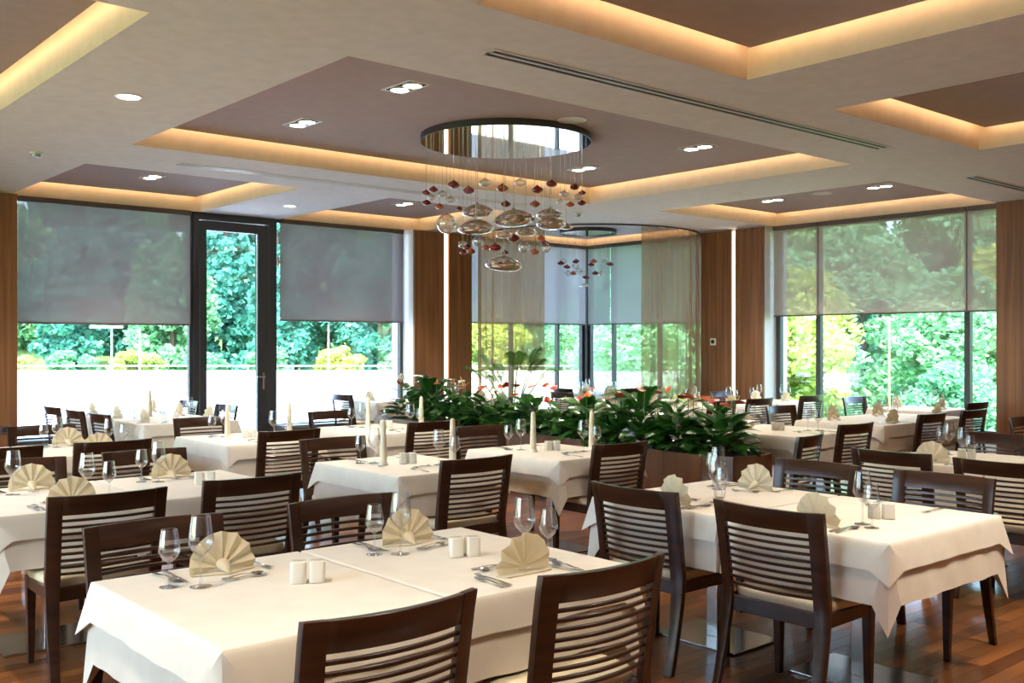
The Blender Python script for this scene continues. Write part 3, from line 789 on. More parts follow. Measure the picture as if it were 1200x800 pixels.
chair(6.18, 3.40, 'E', 'dark chair back between the right tables')
chair(6.13, 2.68, 'E', 'dark chair back at the right edge behind the nearest right table')
chair(8.0, 3.52, 'W', 'chair facing us at the right edge over the second right table')
chair(8.0, 2.60, 'W', 'chair facing us mostly outside the right edge')
chair(6.84, 4.42, 'N', 'chair back at the right end of the planter', 14)
chair(8.13, 4.79, 'N', 'chair back before the table right of the planter end')
chair(9.80, 6.72, 'S', 'chair facing us over the fan napkin table, glossy with daylight')
chair(9.88, 4.98, 'N', 'chair back before the fan napkin table')
chair(10.80, 4.98, 'N', 'chair back left of the two at the right wood panel')
chair(12.24, 5.60, 'N', 'chair back nearest the right wood panel')
chair(10.02, 4.16, 'S', 'lone chair facing us at the right edge before the wood panel')
chair(12.2, 7.22, 'S', 'chair facing us at the large right window')
chair(12.2, 7.86, 'N', 'chair back left of the window mullion at the large right window')
chair(10.15, 7.80, 'N', 'chair back just behind the right end of the plants')
chair(10.98, 7.84, 'N', 'chair back right of the amber bowl shape before the right pier')
chair(12.22, 9.42, 'S', 'chair facing us before the right wood pier')
chair(11.2, 11.78, 'E', 'chair left of the window corner table', -10)
chair(12.02, 11.02, 'N', 'chair back before the window corner table')
chair(10.2, 10.75, 'E', 'pale lit chair back before the window corner', -8)
chair(10.95, 10.02, 'N', 'chair back between planter and right sheer curtain')

# ================================================================== TABLEWARE
def glass_proto(h, rb, rf, name):
    sh = h * .42                       # stem top
    bowl = [(.004, sh), (rb * .35, sh + h * .035), (rb * .72, sh + h * .10), (rb * .97, sh + h * .185), (rb, sh + h * .22), (rb * .96, sh + h * .30), (rb * .84, sh + h * .45), (rb * .73, h)]
    b = MB().lathe(bowl, 24, cap=False).mesh('bowl', 'wine_glass', smooth=60)
    rim = MB()
    rr = rb * .73; rings = []
    for k in range(25):
        a = 2 * math.pi * k / 24; c, s = math.cos(a), math.sin(a)
        rings.append([(c * (rr + .0008 * math.cos(j * 2.094)), s * (rr + .0008 * math.cos(j * 2.094)), h + .0008 * math.sin(j * 2.094)) for j in range(3)])
    rim.loft(rings, cap=False)
    r_ = rim.mesh('rim', 'wine_glass', smooth=60)
    st = MB().lathe([(.0055, .008), (.0036, .03), (.0034, sh * .7), (.0048, sh)], 10).mesh('stem', 'wine_glass', smooth=60)
    ft = MB().lathe([(rf, .0005), (rf, .0022), (rf * .5, .005), (.0055, .009)], 24).mesh('foot', 'wine_glass', smooth=40)
    Z = (0, 0, 0)
    return [('bowl', b, Z, Z, [('rim', r_, Z, Z, [])]), ('stem', st, Z, Z, []), ('foot', ft, Z, Z, [])]
GL = {'tall': glass_proto(.235, .042, .036, 'wine_glass'), 'small': glass_proto(.190, .036, .032, 'water_glass')}
TUM = MB().lathe([(.026, .001), (.027, .004), (.033, .04), (.036, .105)], 22).mesh('tumbler', 'wine_glass', smooth=50)
def fork_mesh(L=.19):
    mb = MB()
    def strip(pts):   # (y, halfwidth, z)
        rings = [[(-w, y, z), (w, y, z), (w, y, z + .0022), (-w, y, z + .0022)] for y, w, z in pts]
        mb.loft(rings)
    strip([(-L / 2, .0085, .0025), (-L / 2 + .03, .0075, .004), (-.01, .0035, .007), (L * .16, .0035, .006), (L * .21, .010, .003), (L * .29, .0115, .0035)])
    for k in range(4):
        x = -.0092 + .0061 * k
        rings = [[(x - .0016, y, z), (x + .0016, y, z), (x + .0016, y, z + .002), (x - .0016, y, z + .002)] for y, z in ((L * .28, .0035), (L * .40, .004), (L * .5, .0085))]
        mb.loft(rings)
    return mb.mesh('fork', 'steel', smooth=40)
def knife_mesh(L=.21):
    rings = [[(-a, y, z), (b_, y, z), (b_, y, z + t), (-a, y, z + t)] for y, a, b_, z, t in ((-L / 2, .007, .007, .001, .005), (-L * .3, .0075, .0075, .001, .006), (-.01, .005, .005, .001, .005), (0, .005, .009, .002, .0022), (L * .3, .005, .011, .002, .0018), (L * .45, .005, .006, .002, .0016), (L * .5, .004, .000, .002, .0012))]
    return MB().loft(rings).mesh('knife', 'steel', smooth=40)
def spoon_mesh(L=.18):
    mb = MB()
    rings = [[(-w, y, z), (w, y, z), (w, y, z + .0022), (-w, y, z + .0022)] for y, w, z in ((-L / 2, .008, .0025), (-L * .3, .0065, .004), (0, .0035, .009), (L * .2, .0035, .007))]
    mb.loft(rings)
    rows = []
    for j in range(6):
        r_ = j / 5; rows.append([(.0185 * r_ * math.cos(k * math.pi / 8), L * .345 + L * .155 * r_ * math.sin(k * math.pi / 8), .0012 + .008 * r_ * r_) for k in range(16)])
    mb.loft(rows, cap=False)
    return mb.mesh('spoon', 'steel', smooth=50)
FORK, KNIFE, SPOON, DFORK = fork_mesh(), knife_mesh(), spoon_mesh(), fork_mesh(.155)
DSPOON = spoon_mesh(.15)
def napkin_proto():
    """standing pleated fan; fan plane along x, front towards +y"""
    Rr, n = .124, 14
    mb = MB(); lean_ = .24
    grid = []
    for i in range(n + 1):
        a = R(-8) + R(196) * i / n
        zig = .0085 if i % 2 else -.0085
        col = []
        for r_ in (.018, .05, .085, .112, Rr):
            rr = r_ * (1.0 if i % 2 else .955)
            x = rr * math.cos(a); h = rr * math.sin(a) + .020
            yy = zig * (r_ / Rr) ** .8 - lean_ * h * .5 + .012
            col.append((x, yy, max(h, .0015)))
        grid.append(col)
    mb.loft(grid, closed_ring=False)
    back = [[(p[0], p[1] - .004, p[2]) for p in c] for c in grid]
    mb.loft(back, closed_ring=False)
    fan = mb.mesh('pleated_fan', 'napkin', smooth=38)
    # foot: flattened base fold in front and prop flap behind
    fb = MB().prism([(-.118, .016), (-.06, .035), (0, .055), (.06, .035), (.118, .016), (.10, -.03), (-.10, -.03)][::-1], .0006, .006).mesh('base_fold', 'napkin', bevel=.002)
    pf = MB()
    pf.loft([[(-.05, -.022, .0065), (.05, -.022, .0065), (.05, -.026, .0065), (-.05, -.026, .0065)], [(-.012, -.016, .085), (.012, -.016, .085), (.012, -.020, .085), (-.012, -.020, .085)]])
    roll = MB()
    rings = []
    for y, r_, z in ((.010, .026, .030), (.035, .017, .020), (.062, .004, .006)):
        rings.append([(r_ * math.cos(k * math.pi / 5), y, max(z + r_ * .8 * math.sin(k * math.pi / 5), .0006)) for k in range(10)])
    roll.loft(rings)
    Z = (0, 0, 0)
    return [('pleated_fan', fan, Z, Z, []), ('base_fold', fb, Z, Z, []), ('front_roll', roll.mesh('front_roll', 'napkin', smooth=50), Z, Z, [])]
NAP = napkin_proto()
SH_B = MB().prism([(.024 * c + math.copysign(.003, c), .024 * s + math.copysign(.003, s)) for c, s in [(math.copysign(abs(math.cos(a)) ** .45, math.cos(a)), math.copysign(abs(math.sin(a)) ** .45, math.sin(a))) for a in [2 * math.pi * (k + .5) / 24 for k in range(24)]]], .0005, .072).mesh('body', 'ceramic', bevel=.003, smooth=40)
hb = MB()
for k in range(3): hb.lathe([(.0022, .0721), (.0022, .0726)], 8, ((k - 1) * .009, 0, 0))
SH_H = hb.mesh('pour_holes', 'dark_hole')
CAN_B = MB().lathe([(.024, .018), (.0245, .05), (.021, .16), (.0175, .26), (.0165, .285), (.011, .296), (.003, .299)], 18).mesh('wax_body', 'wax', smooth=40)
CAN_W = MB().tube([(0, 0, .298), (.001, 0, .306), (.003, .001, .314)], .0016, 6).mesh('wick', 'wick')
CAN_H = MB().lathe([(.036, .0008), (.036, .005), (.030, .012), (.026, .020), (.0247, .020)], 22).mesh('holder', 'ceramic', smooth=40)
def seat_frame(key, seat, off=0.0):
    """origin on the table edge in front of a seat; returns fn (across to sitter's right, depth) -> world, and facing angle"""
    x0, x1, y0, y1, desc = TAB[key]
    cx_, cy_ = (x0 + x1) / 2 , (y0 + y1) / 2
    if seat == 'N': return (lambda a, d_: (cx_ + off - a, y1 - d_)), math.pi          # sitter on +Y side looks -Y
    if seat == 'S': return (lambda a, d_: (cx_ + off + a, y0 + d_)), 0.0
    if seat == 'W': return (lambda a, d_: (x0 + d_, cy_ + off - a)), -math.pi / 2
    if seat == 'E': return (lambda a, d_: (x1 - d_, cy_ + off + a)), math.pi / 2
SIDE = {'N': 'far side', 'S': 'near side', 'W': 'left-hand side', 'E': 'right-hand side'}
def put(kind, x, y, label, cat, rz=0.0, group=None):
    if kind in GL: o = thing('wine_glass' if kind == 'tall' else 'water_glass', label, cat, (x, y, ZI), rz, group); spawn(GL[kind], o)
    elif kind == 'napkin': o = thing('napkin', label, cat, (x, y, ZI), rz, group); spawn(NAP, o)
    else:
        me = {'fork': FORK, 'knife': KNIFE, 'spoon': SPOON, 'dessert_fork': DFORK, 'dessert_spoon': DSPOON, 'tumbler': TUM}[kind]
        o = tag(obj(kind, me, None, (x, y, ZI + .0004), (0, 0, rz)), label, cat, group)
    return o
def setting(key, seat, items='NFKSDG', off=0.0, naprot=0.0, glassflip=1):
    P, ang = seat_frame(key, seat, off); desc = TAB[key][4]; sd = SIDE[seat]
    where = ' on the %s of %s' % (sd, desc)
    j = lambda s=.008: rng.uniform(-s, s)
    if 'N' in items: x, y = P(j(), .155); put('napkin', x, y, 'cream fan napkin' + where, 'napkin', ang + R(naprot), 'fan folded napkins')
    if 'F' in items:
        x, y = P(-.155, .13 + j()); put('fork', x, y, 'dinner fork' + where, 'fork', ang + R(rng.uniform(-6, 6)), 'steel forks')
    if '2' in items:
        x, y = P(-.185, .12 + j()); put('dessert_fork', x, y, 'outer fork' + where, 'fork', ang + R(rng.uniform(-6, 6)), 'steel forks')
    if 'K' in items:
        x, y = P(.150, .13 + j()); put('knife', x, y, 'dinner knife' + where, 'knife', ang + R(rng.uniform(-5, 5)), 'steel knives')
    if 'S' in items:
        x, y = P(.182, .125 + j()); put('spoon', x, y, 'soup spoon' + where, 'spoon', ang + R(rng.uniform(-5, 5)), 'steel spoons')
    if 'D' in items:
        x, y = P(-.03, .275); put('dessert_spoon', x, y, 'dessert spoon' + where, 'spoon', ang + R(90 + rng.uniform(-10, 10)), 'dessert spoons')
        x, y = P(-.03, .300); put('dessert_fork', x, y, 'dessert fork' + where, 'fork', ang + R(-90 + rng.uniform(-10, 10)), 'dessert forks')
    if 'G' in items:
        x, y = P(.135 + j(), .315 + j()); put('tall', x, y, 'tall wine glass' + where, 'wine glass', 0, 'tall wine glasses')
        x, y = P(.218 + j(.005), .258 + j(.005)); put('small', x, y, 'short stemmed water glass' + where, 'water glass', 0, 'stemmed water glasses')
def shakers(key, x, y, rz=0.0):
    desc = TAB[key][4]
    for k, (nm, c) in enumerate((('salt_shaker', 'left'), ('pepper_shaker', 'right'))):
        dx, dy = math.cos(rz) * (k - .5) * .062, math.sin(rz) * (k - .5) * .062
        o = thing(nm, 'cream ceramic shaker, %s of the pair on %s' % (c, desc), 'shaker', (x + dx, y + dy, ZI), rz, 'ceramic shakers')
        obj('body', SH_B, o); obj('pour_holes', SH_H, o)
def candle(key, x, y, which):
    o = thing('candle', 'tall cream candle, %s one on %s' % (which, TAB[key][4]), 'candle', (x, y, ZI), 0, 'tapered table candles')
    obj('wax_body', CAN_B, o); obj('wick', CAN_W, o); obj('holder', CAN_H, o)

setting('T1', 'N'); shakers('T1', 1.70, 3.03, R(-30))
setting('T2', 'N'); setting('T2', 'S', 'NF2KSDG'); shakers('T2', 2.36, 3.02, R(-25))
setting('T3a', 'N'); setting('T3a', 'S', 'NF2KDG'); shakers('T3a', 1.75, 5.62)
setting('T3b', 'N'); shakers('T3b', 2.45, 5.55, R(-25))
for k, fn in (('T7', 1), ('T4', 1), ('T8', 1), ('T9', 1)):
    setting(k, 'N', 'FKSG'); setting(k, 'S', 'FKDG')
    x0, x1, y0, y1, _ = TAB[k]
    candle(k, x0 + .26, y0 + .56, 'left'); candle(k, x1 - .12, y0 + .38, 'right')
    shakers(k, (x0 + x1) / 2 + .02, (y0 + y1) / 2 + .02, R(-20))
setting('T10', 'N', 'NG'); setting('T11', 'N'); setting('T11', 'S', 'NFG')
for k in ('D1', 'D2', 'D3'):
    setting(k, 'W', 'NFKG'); setting(k, 'E', 'NG')
shakers('D1', 4.28, 10.42, 1.2); candle('D2', 4.3, 11.2, 'only')
setting('E1', 'W', 'NG'); setting('E1', 'E', 'G'); setting('H1', 'S', 'NG'); setting('H1', 'N', 'G')
setting('T5a', 'W', 'NFKSDG', off=.02, naprot=-10); setting('T5b', 'W', 'NFKSDG', off=-.02, naprot=-14); setting('T5b', 'E', 'NFKSDG', naprot=-6)
setting('T5a', 'E', 'FK')
shakers('T5a', 4.32, 2.42, R(-55))
x, y = 4.27, 3.30
put('tumbler', x, y, 'straight water tumbler among stemmed glasses on ' + TAB['T5b'][4], 'tumbler', 0)
setting('T6b', 'W'); setting('T6a', 'W', 'NKFG'); setting('T6b', 'E', 'G'); setting('T6a', 'E', 'NG'); shakers('T6b', 7.0, 3.28, R(-60))
setting('T12', 'N', 'NG'); setting('T12', 'S', 'FKSDG'); shakers('T12', 8.05, 5.55, R(-40))
for k in ('T13a', 'T13b'):
    setting(k, 'S', 'NFKG'); setting(k, 'N', 'NG')
for k in ('T16', 'T17', 'T14a', 'T14b', 'B1', 'B2'):
    setting(k, 'S', 'NG'); setting(k, 'N', 'NG')
shakers('T14a', 10.15, 8.6, R(-30))
# amber bowl shape, added to stand in for a chair rail catching light
bw = tag(obj('bowl', MB().lathe([(.03, .001), (.06, .012), (.095, .05), (.105, .085), (.100, .085), (.088, .05), (.05, .018), (.001, .012)], 24, cap=False).mesh('bowl', 'amber_drop', smooth=50), None, (11.22, 8.95, ZI)), 'small amber bowl shape added for a lit chair rail, right pier', 'bowl')

# ================================================================== PLANTER AND PLANTS
front = [(7.02, 10.75), (6.98, 9.4), (6.94, 8.1), (6.86, 7.2), (6.76, 6.4), (6.66, 5.75), (6.62, 5.3), (6.72, 5.06), (6.92, 4.98)]
backp = [(7.20, 5.02), (7.30, 5.3), (7.34, 5.8), (7.42, 6.5), (7.50, 7.3), (7.56, 8.2), (7.60, 9.4), (7.62, 10.75)]
PH = .64
pl = thing('planter', 'long curved planter box of brown wood boards full of plants', 'planter', (0, 0, 0))
loop = front + backp
for i in range(len(loop)):
    a, b_ = Vector((*loop[i], 0)), Vector((*loop[(i + 1) % len(loop)], 0))
    dvec = (b_ - a); L = dvec.length; n_ = max(1, round(L / .42))
    nrm = Vector((-dvec.y, dvec.x, 0)).normalized()      # points outwards? loop runs clockwise in plan
    for k in range(n_):
        p, q = a + dvec * (k / n_), a + dvec * ((k + 1) / n_)
        g = dvec.normalized() * .002
        p, q = p + g, q - g
        i1, i2 = p + nrm * .025, q + nrm * .025
        obj('board', MB().prism([(p.x, p.y), (i1.x, i1.y), (i2.x, i2.y), (q.x, q.y)][::-1], .03, PH).mesh('board', 'planter_wood'), pl)
def inset(pt, k=.04):
    c = Vector((7.12, min(max(pt[1], 5.4), 10.3), 0)); v = Vector((*pt, 0)); d_ = (c - v); return tuple((v + d_.normalized() * k)[:2])
obj('plinth', MB().prism([inset(p, .05) for p in loop][::-1], 0.0, .03).mesh('plinth', 'anthracite'), pl)
obj('soil_bed', MB().prism([inset(p, .035) for p in loop][::-1], PH - .08, PH - .03).mesh('soil_bed', 'soil'), pl)

def leaf_mesh(name, L, w, mat, droop=.25, fold=.12, heart=0.0, n=8):
    rows = []
    for i in range(n + 1):
        s = i / n
        if heart: ww = w * (max(0, math.sin(math.pi * min(1, s * .92 + .08) ** .62))) ** .8
        else: ww = w * max(.02, math.sin(math.pi * (s * .94 + .04)) ** .75)
        y = L * s - (heart * L * .0); z = L * (.12 * s - droop * s * s)
        if i == n: ww = .0008
        rows.append([(-ww, y, z + fold * ww), (-ww * .5, y, z + fold * ww * .35), (0, y, z - fold * ww * .3), (ww * .5, y, z + fold * ww * .35), (ww, y, z + fold * ww)])
    return MB().loft(rows, closed_ring=False).mesh(name, mat, smooth=60)
LEAF_A = [leaf_mesh('leaf', .21, .040, 'leaf_dark', n=6), leaf_mesh('leaf', .18, .046, 'leaf_dark', .35, n=6), leaf_mesh('leaf', .24, .034, 'leaf_dark', .45, n=6)]
LEAF_H = [leaf_mesh('leaf', .17, .058, 'leaf_dark', .3, .1, 1, n=6), leaf_mesh('leaf', .20, .066, 'leaf_dark', .2, .12, 1, n=6)]
STALK = MB().tube([(0, 0, 0), (0, .03, .12), (0, .10, .22)], [.005, .004, .003], 5).mesh('stalk', 'stem_green', smooth=60)
SPATHE = {c: leaf_mesh('spathe', .11, .045, m_, .15, -.15, 1) for c, m_ in (('red', 'flower_red'), ('orange', 'flower_orange'), ('white', 'flower_white'))}
SPATHE_W = leaf_mesh('spathe', .15, .045, 'flower_white', .1, -.3)
SPADIX = MB().tube([(0, .02, .004), (0, .035, .03), (0, .045, .06)], [.006, .0055, .003], 6).mesh('spadix', 'spadix', smooth=60)
FSTEM = MB().tube([(0, 0, -.30), (0, .01, -.15), (0, 0, 0)], [.004, .0035, .003], 5).mesh('stem', 'stem_green', smooth=60)
def frond_mesh(L, n, lw, mat, arch, start=.22, wl=.011):
    """pinnate palm frond; arch > 1.2: tall stalk first, then an arching blade"""
    mb = MB(); pts = []
    for i in range(15):
        s = i / 14
        if arch > 1.2: pts.append((0, L * .62 * s ** 1.25, L * (s * 1.0 - .32 * s ** 3.2)))
        else: pts.append((0, L * s * (1 - .15 * s), L * (arch * s - (arch + .25) * s * s * .75)))
    mb.tube(pts, [(.011 if arch > 1.2 else .0068) * (1 - .8 * i / 14) for i in range(15)], 5)
    for k in range(n):
        s = start + (.98 - start) * k / n
        i = min(13, int(s * 14)); t = s * 14 - i
        p = Vector(pts[i]).lerp(Vector(pts[i + 1]), t); dr = (Vector(pts[i + 1]) - Vector(pts[i])).normalized()
        ll = lw * math.sin(math.pi * (.2 + .7 * (s - start) / (1 - start))) + .02
        for sg in (-1, 1):
            d_ = (Vector((sg * .85, 0, .05)) + dr * .75).normalized(); wv = dr * wl
            m_ = p + d_ * ll * .5; e = p + d_ * ll - Vector((0, 0, ll * .3))
            mb.add([p - wv * .4, m_ - wv, e, m_ + wv, p + wv * .4], [(0, 1, 2, 3, 4)])
    return mb.mesh('frond', mat, smooth=60)
FR_C = [frond_mesh(.56, 28, .12, 'leaf_dark', .9), frond_mesh(.50, 26, .11, 'leaf_dark', .6)]
FR_P = [frond_mesh(1.30, 20, .15, 'leaf_palm', 1.5, .62, .010), frond_mesh(1.15, 18, .14, 'leaf_palm', 1.5, .60, .010)]
def plant(x, y, kind, label, h=.28, seed=0, nl=20, flowers=()):
    r2 = random.Random(seed)
    nm = {'anth': 'anthurium', 'leafy': 'leafy_plant', 'fern': 'cycad_fern', 'palm': 'areca_palm'}[kind]
    o = thing(nm, label, 'plant', (x, y, PH - .03), 0, 'plants in the long planter')
    if kind in ('anth', 'leafy'):
        for k in range(nl):
            a = r2.random() * 6.283; s = r2.random(); rr = .20 * math.sqrt(r2.random())
            z = .0 + (h + .13) * (1 - .8 * (rr / .20) ** 2) * r2.uniform(.3, 1.0)
            el = R(r2.uniform(25, 70) * (1 - rr / .20) + r2.uniform(-25, 30) * rr / .20)
            src = LEAF_H if kind == 'anth' and k % 2 else LEAF_A
            obj('leaf', r2.choice(src), o, (rr * math.cos(a), rr * math.sin(a), z), (el, R(r2.uniform(-25, 25)), a - math.pi / 2 + r2.uniform(-.6, .6)), (1.1, r2.uniform(.75, 1.1), 1))
        for k, c in enumerate(flowers):
            a = r2.random() * 6.28; rad = r2.uniform(.03, .20); z = h + r2.uniform(.13, .27)
            me = SPATHE[c] if not (c == 'white' and kind == 'leafy') else SPATHE_W
            # spathes turn towards the light and the room
            q = obj('spathe', me, o, (rad * math.cos(a), rad * math.sin(a), z), (R(r2.uniform(-30, 50)), R(r2.uniform(-30, 30)), r2.uniform(0, 6.28)), (.95, .95, .95))
            obj('spadix', SPADIX, q); 
            st = obj('flower_stem', FSTEM, o, (rad * math.cos(a), rad * math.sin(a), z), (0, 0, 0))
    else:
        src = FR_C if kind == 'fern' else FR_P
        for k in range(nl):
            a = 2.4 * k + r2.uniform(-.3, .3); s = (k + .5) / nl
            obj('frond', r2.choice(src), o, (0, 0, .10 + .12 * (1 - s)) if kind == 'fern' else (-.05 * math.sin(a), .05 * math.cos(a), .02), (R(48 * (1 - s) - 4) if kind == 'fern' else R(-r2.uniform(2, 14)), 0, a), (1, r2.uniform(.85, 1.1) if kind == 'fern' else (1.0 if k % 5 == 0 else r2.uniform(.15, .5)), 1 if kind == 'fern' else (.85 if k % 5 == 0 else r2.uniform(.85, 1.12))))
plant(6.86, 5.30, 'anth', 'dark leafy anthurium with red flowers at the right end of the planter', .26, 1, 68, ('red', 'red', 'orange', 'red'))
plant(7.08, 5.52, 'leafy', 'dark leafy plant behind the rightmost anthurium', .28, 31, 68, ('red',))
plant(6.90, 5.78, 'anth', 'red flowered anthurium second from the right end of the planter', .27, 2, 68, ('red', 'orange', 'red', 'white'))
plant(7.14, 6.02, 'leafy', 'leafy plant with white flower beside the right anthuriums', .28, 3, 68, ('white', 'orange', 'white'))
plant(6.98, 6.28, 'leafy', 'dark drooping leafy plant right of the cycad fern', .26, 32, 68, ('orange',))
plant(7.00, 6.62, 'anth', 'anthurium with orange-red flowers behind the candle table', .25, 4, 68, ('orange', 'red', 'red'))
plant(7.22, 6.52, 'fern', 'dark feathery cycad fern right of the centre of the planter', .3, 5, 18)
plant(7.06, 7.02, 'leafy', 'bright green leafy plant just left of the dark cycad fern', .25, 33, 68, ('orange',))
plant(7.24, 7.28, 'anth', 'anthurium with red flowers in the rear row near the fern', .26, 6, 68, ('red', 'orange', 'red'))
plant(7.10, 7.50, 'leafy', 'dense leafy plant with small red flowers in the middle of the planter', .23, 7, 68, ('red', 'red', 'white'))
plant(7.32, 8.52, 'palm', 'tall light green palm with arching fronds in the middle of the planter', .3, 8, 13)
plant(7.12, 7.92, 'anth', 'anthurium with large red flower in front of the middle of the planter', .24, 9, 68, ('red', 'red'))
plant(7.16, 8.34, 'anth', 'anthurium with pink-red flower at the foot of the palm', .24, 34, 68, ('red', 'orange'))
plant(7.20, 8.74, 'leafy', 'leafy plant with orange flowers left of the palm', .24, 10, 68, ('orange', 'red', 'white'))
plant(7.22, 9.12, 'anth', 'anthurium with white and orange flowers left of the middle', .25, 11, 68, ('orange', 'white', 'red', 'orange'))
plant(7.26, 9.50, 'leafy', 'leafy plant with several orange flowers near the left end', .26, 12, 68, ('orange', 'orange', 'red', 'white'))
plant(7.22, 9.84, 'leafy', 'bushy green plant below the large left fern', .24, 35, 68, ('orange',))
plant(7.34, 10.08, 'fern', 'large dark cycad fern near the left end of the planter', .36, 13, 20)
plant(7.26, 10.42, 'anth', 'anthurium at the left end of the planter against the window', .28, 14, 68, ('red', 'orange', 'white'))

# ================================================================== CHANDELIERS
SMALL = [(0, .42), (.045, .39), (.09, .32), (.20, .26), (.36, .17), (.47, .06), (.50, -.01), (.46, -.11), (.35, -.20), (.19, -.27), (0, -.30)]
UFO = [(0, .21), (.035, .21), (.05, .172), (.16, .158), (.30, .115), (.42, .055), (.49, -.005), (.50, -.03), (.47, -.075), (.36, -.125), (.20, -.152), (0, -.16)]
BALL = [(0, .50), (.05, .49), (.07, .44), (.25, .39), (.42, .24), (.50, 0), (.43, -.25), (.25, -.42), (0, -.49)]
DROPS = {}
for kd, pf in (('small', SMALL), ('ufo', UFO), ('ball', BALL)):
    for mt in ('red_drop', 'amber_drop', 'clear_drop', 'mirror_glass'):
        DROPS[kd, mt] = MB().lathe([(r_, z) for r_, z in pf], 20, cap=False).mesh('glass_drop', mt, smooth=50)
def chandelier(name, label, cx_, cy_, zc, rad, drops):
    o = thing(name, label, 'chandelier', (cx_, cy_, zc), 0)
    obj('canopy_rim', MB().lathe([(rad, -.06), (rad + .006, -.06), (rad + .006, 0), (rad, 0), (rad, -.06)], 64, cap=False).mesh('canopy_rim', 'anthracite', smooth=40), o)
    obj('mirror_disc', MB().lathe([(rad, -.0605), (rad, -.0005)], 64).mesh('mirror_disc', 'mirror'), o)
    for dx, dy, dz, w, hh, kd, mt in drops:
        q = obj('glass_drop', DROPS[kd, mt], o, (dx, dy, dz), (R(rng.uniform(-5, 5)), R(rng.uniform(-5, 5)), rng.random() * 6), (w, w, hh))
        top = .42 if kd == 'small' else (.21 if kd == 'ufo' else .5)
        obj('wire', MB().tube([(dx, dy, dz + top * hh), (dx, dy, -.061)], .0022 if w < .2 else .004, 5).mesh('wire', 'wire'), o)
CHX, CHY = 6.27, 7.38
S, U_, B_ = 'small', 'ufo', 'ball'
rd, am, cl, mi = 'red_drop', 'amber_drop', 'clear_drop', 'mirror_glass'
spec = [(55, 215, S, rd, 60), (108, 192, S, rd, 68), (60, 285, S, rd, 65), (250, 158, S, rd, 88), (355, 198, S, rd, 85), (592, 182, S, am, 88), (617, 295, S, rd, 72), (838, 193, S, rd, 85), (822, 295, S, am, 75),
        (937, 152, S, rd, 82), (1100, 175, S, rd, 70), (1155, 215, S, rd, 52), (1150, 287, S, rd, 62), (1070, 297, S, am, 60), (150, 312, S, am, 64), (288, 325, S, rd, 50), (472, 145, S, cl, 92), (718, 143, S, cl, 92),
        (170, 222, S, cl, 72), (90, 245, S, cl, 70), (225, 265, S, cl, 75), (1028, 225, S, cl, 76), (1125, 245, S, cl, 78), (1000, 280, S, cl, 60),
        (418, 345, U_, mi, 235), (675, 398, U_, mi, 295), (925, 370, U_, mi, 195), (935, 430, U_, mi, 215), (200, 430, B_, cl, 150), (405, 458, U_, mi, 265), (1040, 450, U_, mi, 110), (605, 510, U_, cl, 120), (760, 490, U_, cl, 150), (603, 715, U_, mi, 268),
        (312, 578, B_, cl, 62), (345, 595, S, rd, 62), (372, 625, S, am, 66), (318, 632, S, rd, 56), (418, 555, B_, cl, 72), (480, 600, S, am, 66), (542, 600, S, rd, 92), (612, 635, S, rd, 52), (672, 535, S, rd, 92), (745, 597, B_, cl, 84), (820, 630, S, am, 66),
        (865, 535, S, am, 62), (890, 565, S, rd, 58), (902, 605, B_, cl, 62)]
drops = []
tc = CHX * VX + CHY * VY
for i, (x, y, kd, mt, w) in enumerate(spec):
    u, v = 490 + x / 6, 190 + y / 6
    lat = (u - 590) / FPX * tc
    lim = math.sqrt(max(0.0, .74 ** 2 - min(lat, .73) ** 2))
    dep = lim * rng.uniform(-.85, .85) * (.35 if w > 100 else 1)
    if w > 100 and kd == U_: dep = (-.25 if i % 2 else .25) * min(1, lim)
    t = tc + dep
    px, py = ray(u, t); z = CAM_H + (404 - v) * t / FPX
    sz = w / 6 * t / FPX
    hh = sz * (1.0 if kd != U_ else 1.25 if w > 180 else 1.3)
    drops.append((px - CHX, py - CHY, z - PZ, sz, hh, kd, mt))
chandelier('glass_chandelier', 'large round mirror chandelier with red and clear glass drops', CHX, CHY, PZ, .81, drops)
drops = []
sp2 = [(682, 235, S, rd), (690, 228, B_, cl), (703, 248, S, rd), (708, 270, B_, cl), (726, 270, S, am), (735, 228, S, rd), (733, 243, B_, cl), (757, 270, B_, cl), (770, 285, S, rd), (788, 240, S, rd), (797, 228, S, am), (803, 270, S, rd), (825, 270, B_, cl), (838, 228, B_, cl), (855, 238, S, rd), (765, 313, U_, cl), (745, 262, B_, cl)]
tc2 = 12 * VX + 12 * VY
for x, y, kd, mt in sp2:
    u, v = 430 + x / 3, 230 + y / 3
    t = tc2 + rng.uniform(-.3, .3); px, py = ray(u, t); z = CAM_H + (404 - v) * t / FPX
    sz = (.19 if kd == U_ else .125)
    drops.append((px - 12, py - 12, z - RZ, sz, sz * .9, kd, mt))
chandelier('glass_chandelier', 'small round mirror chandelier with glass drops over the corner table', 12, 12, RZ, .47, drops)

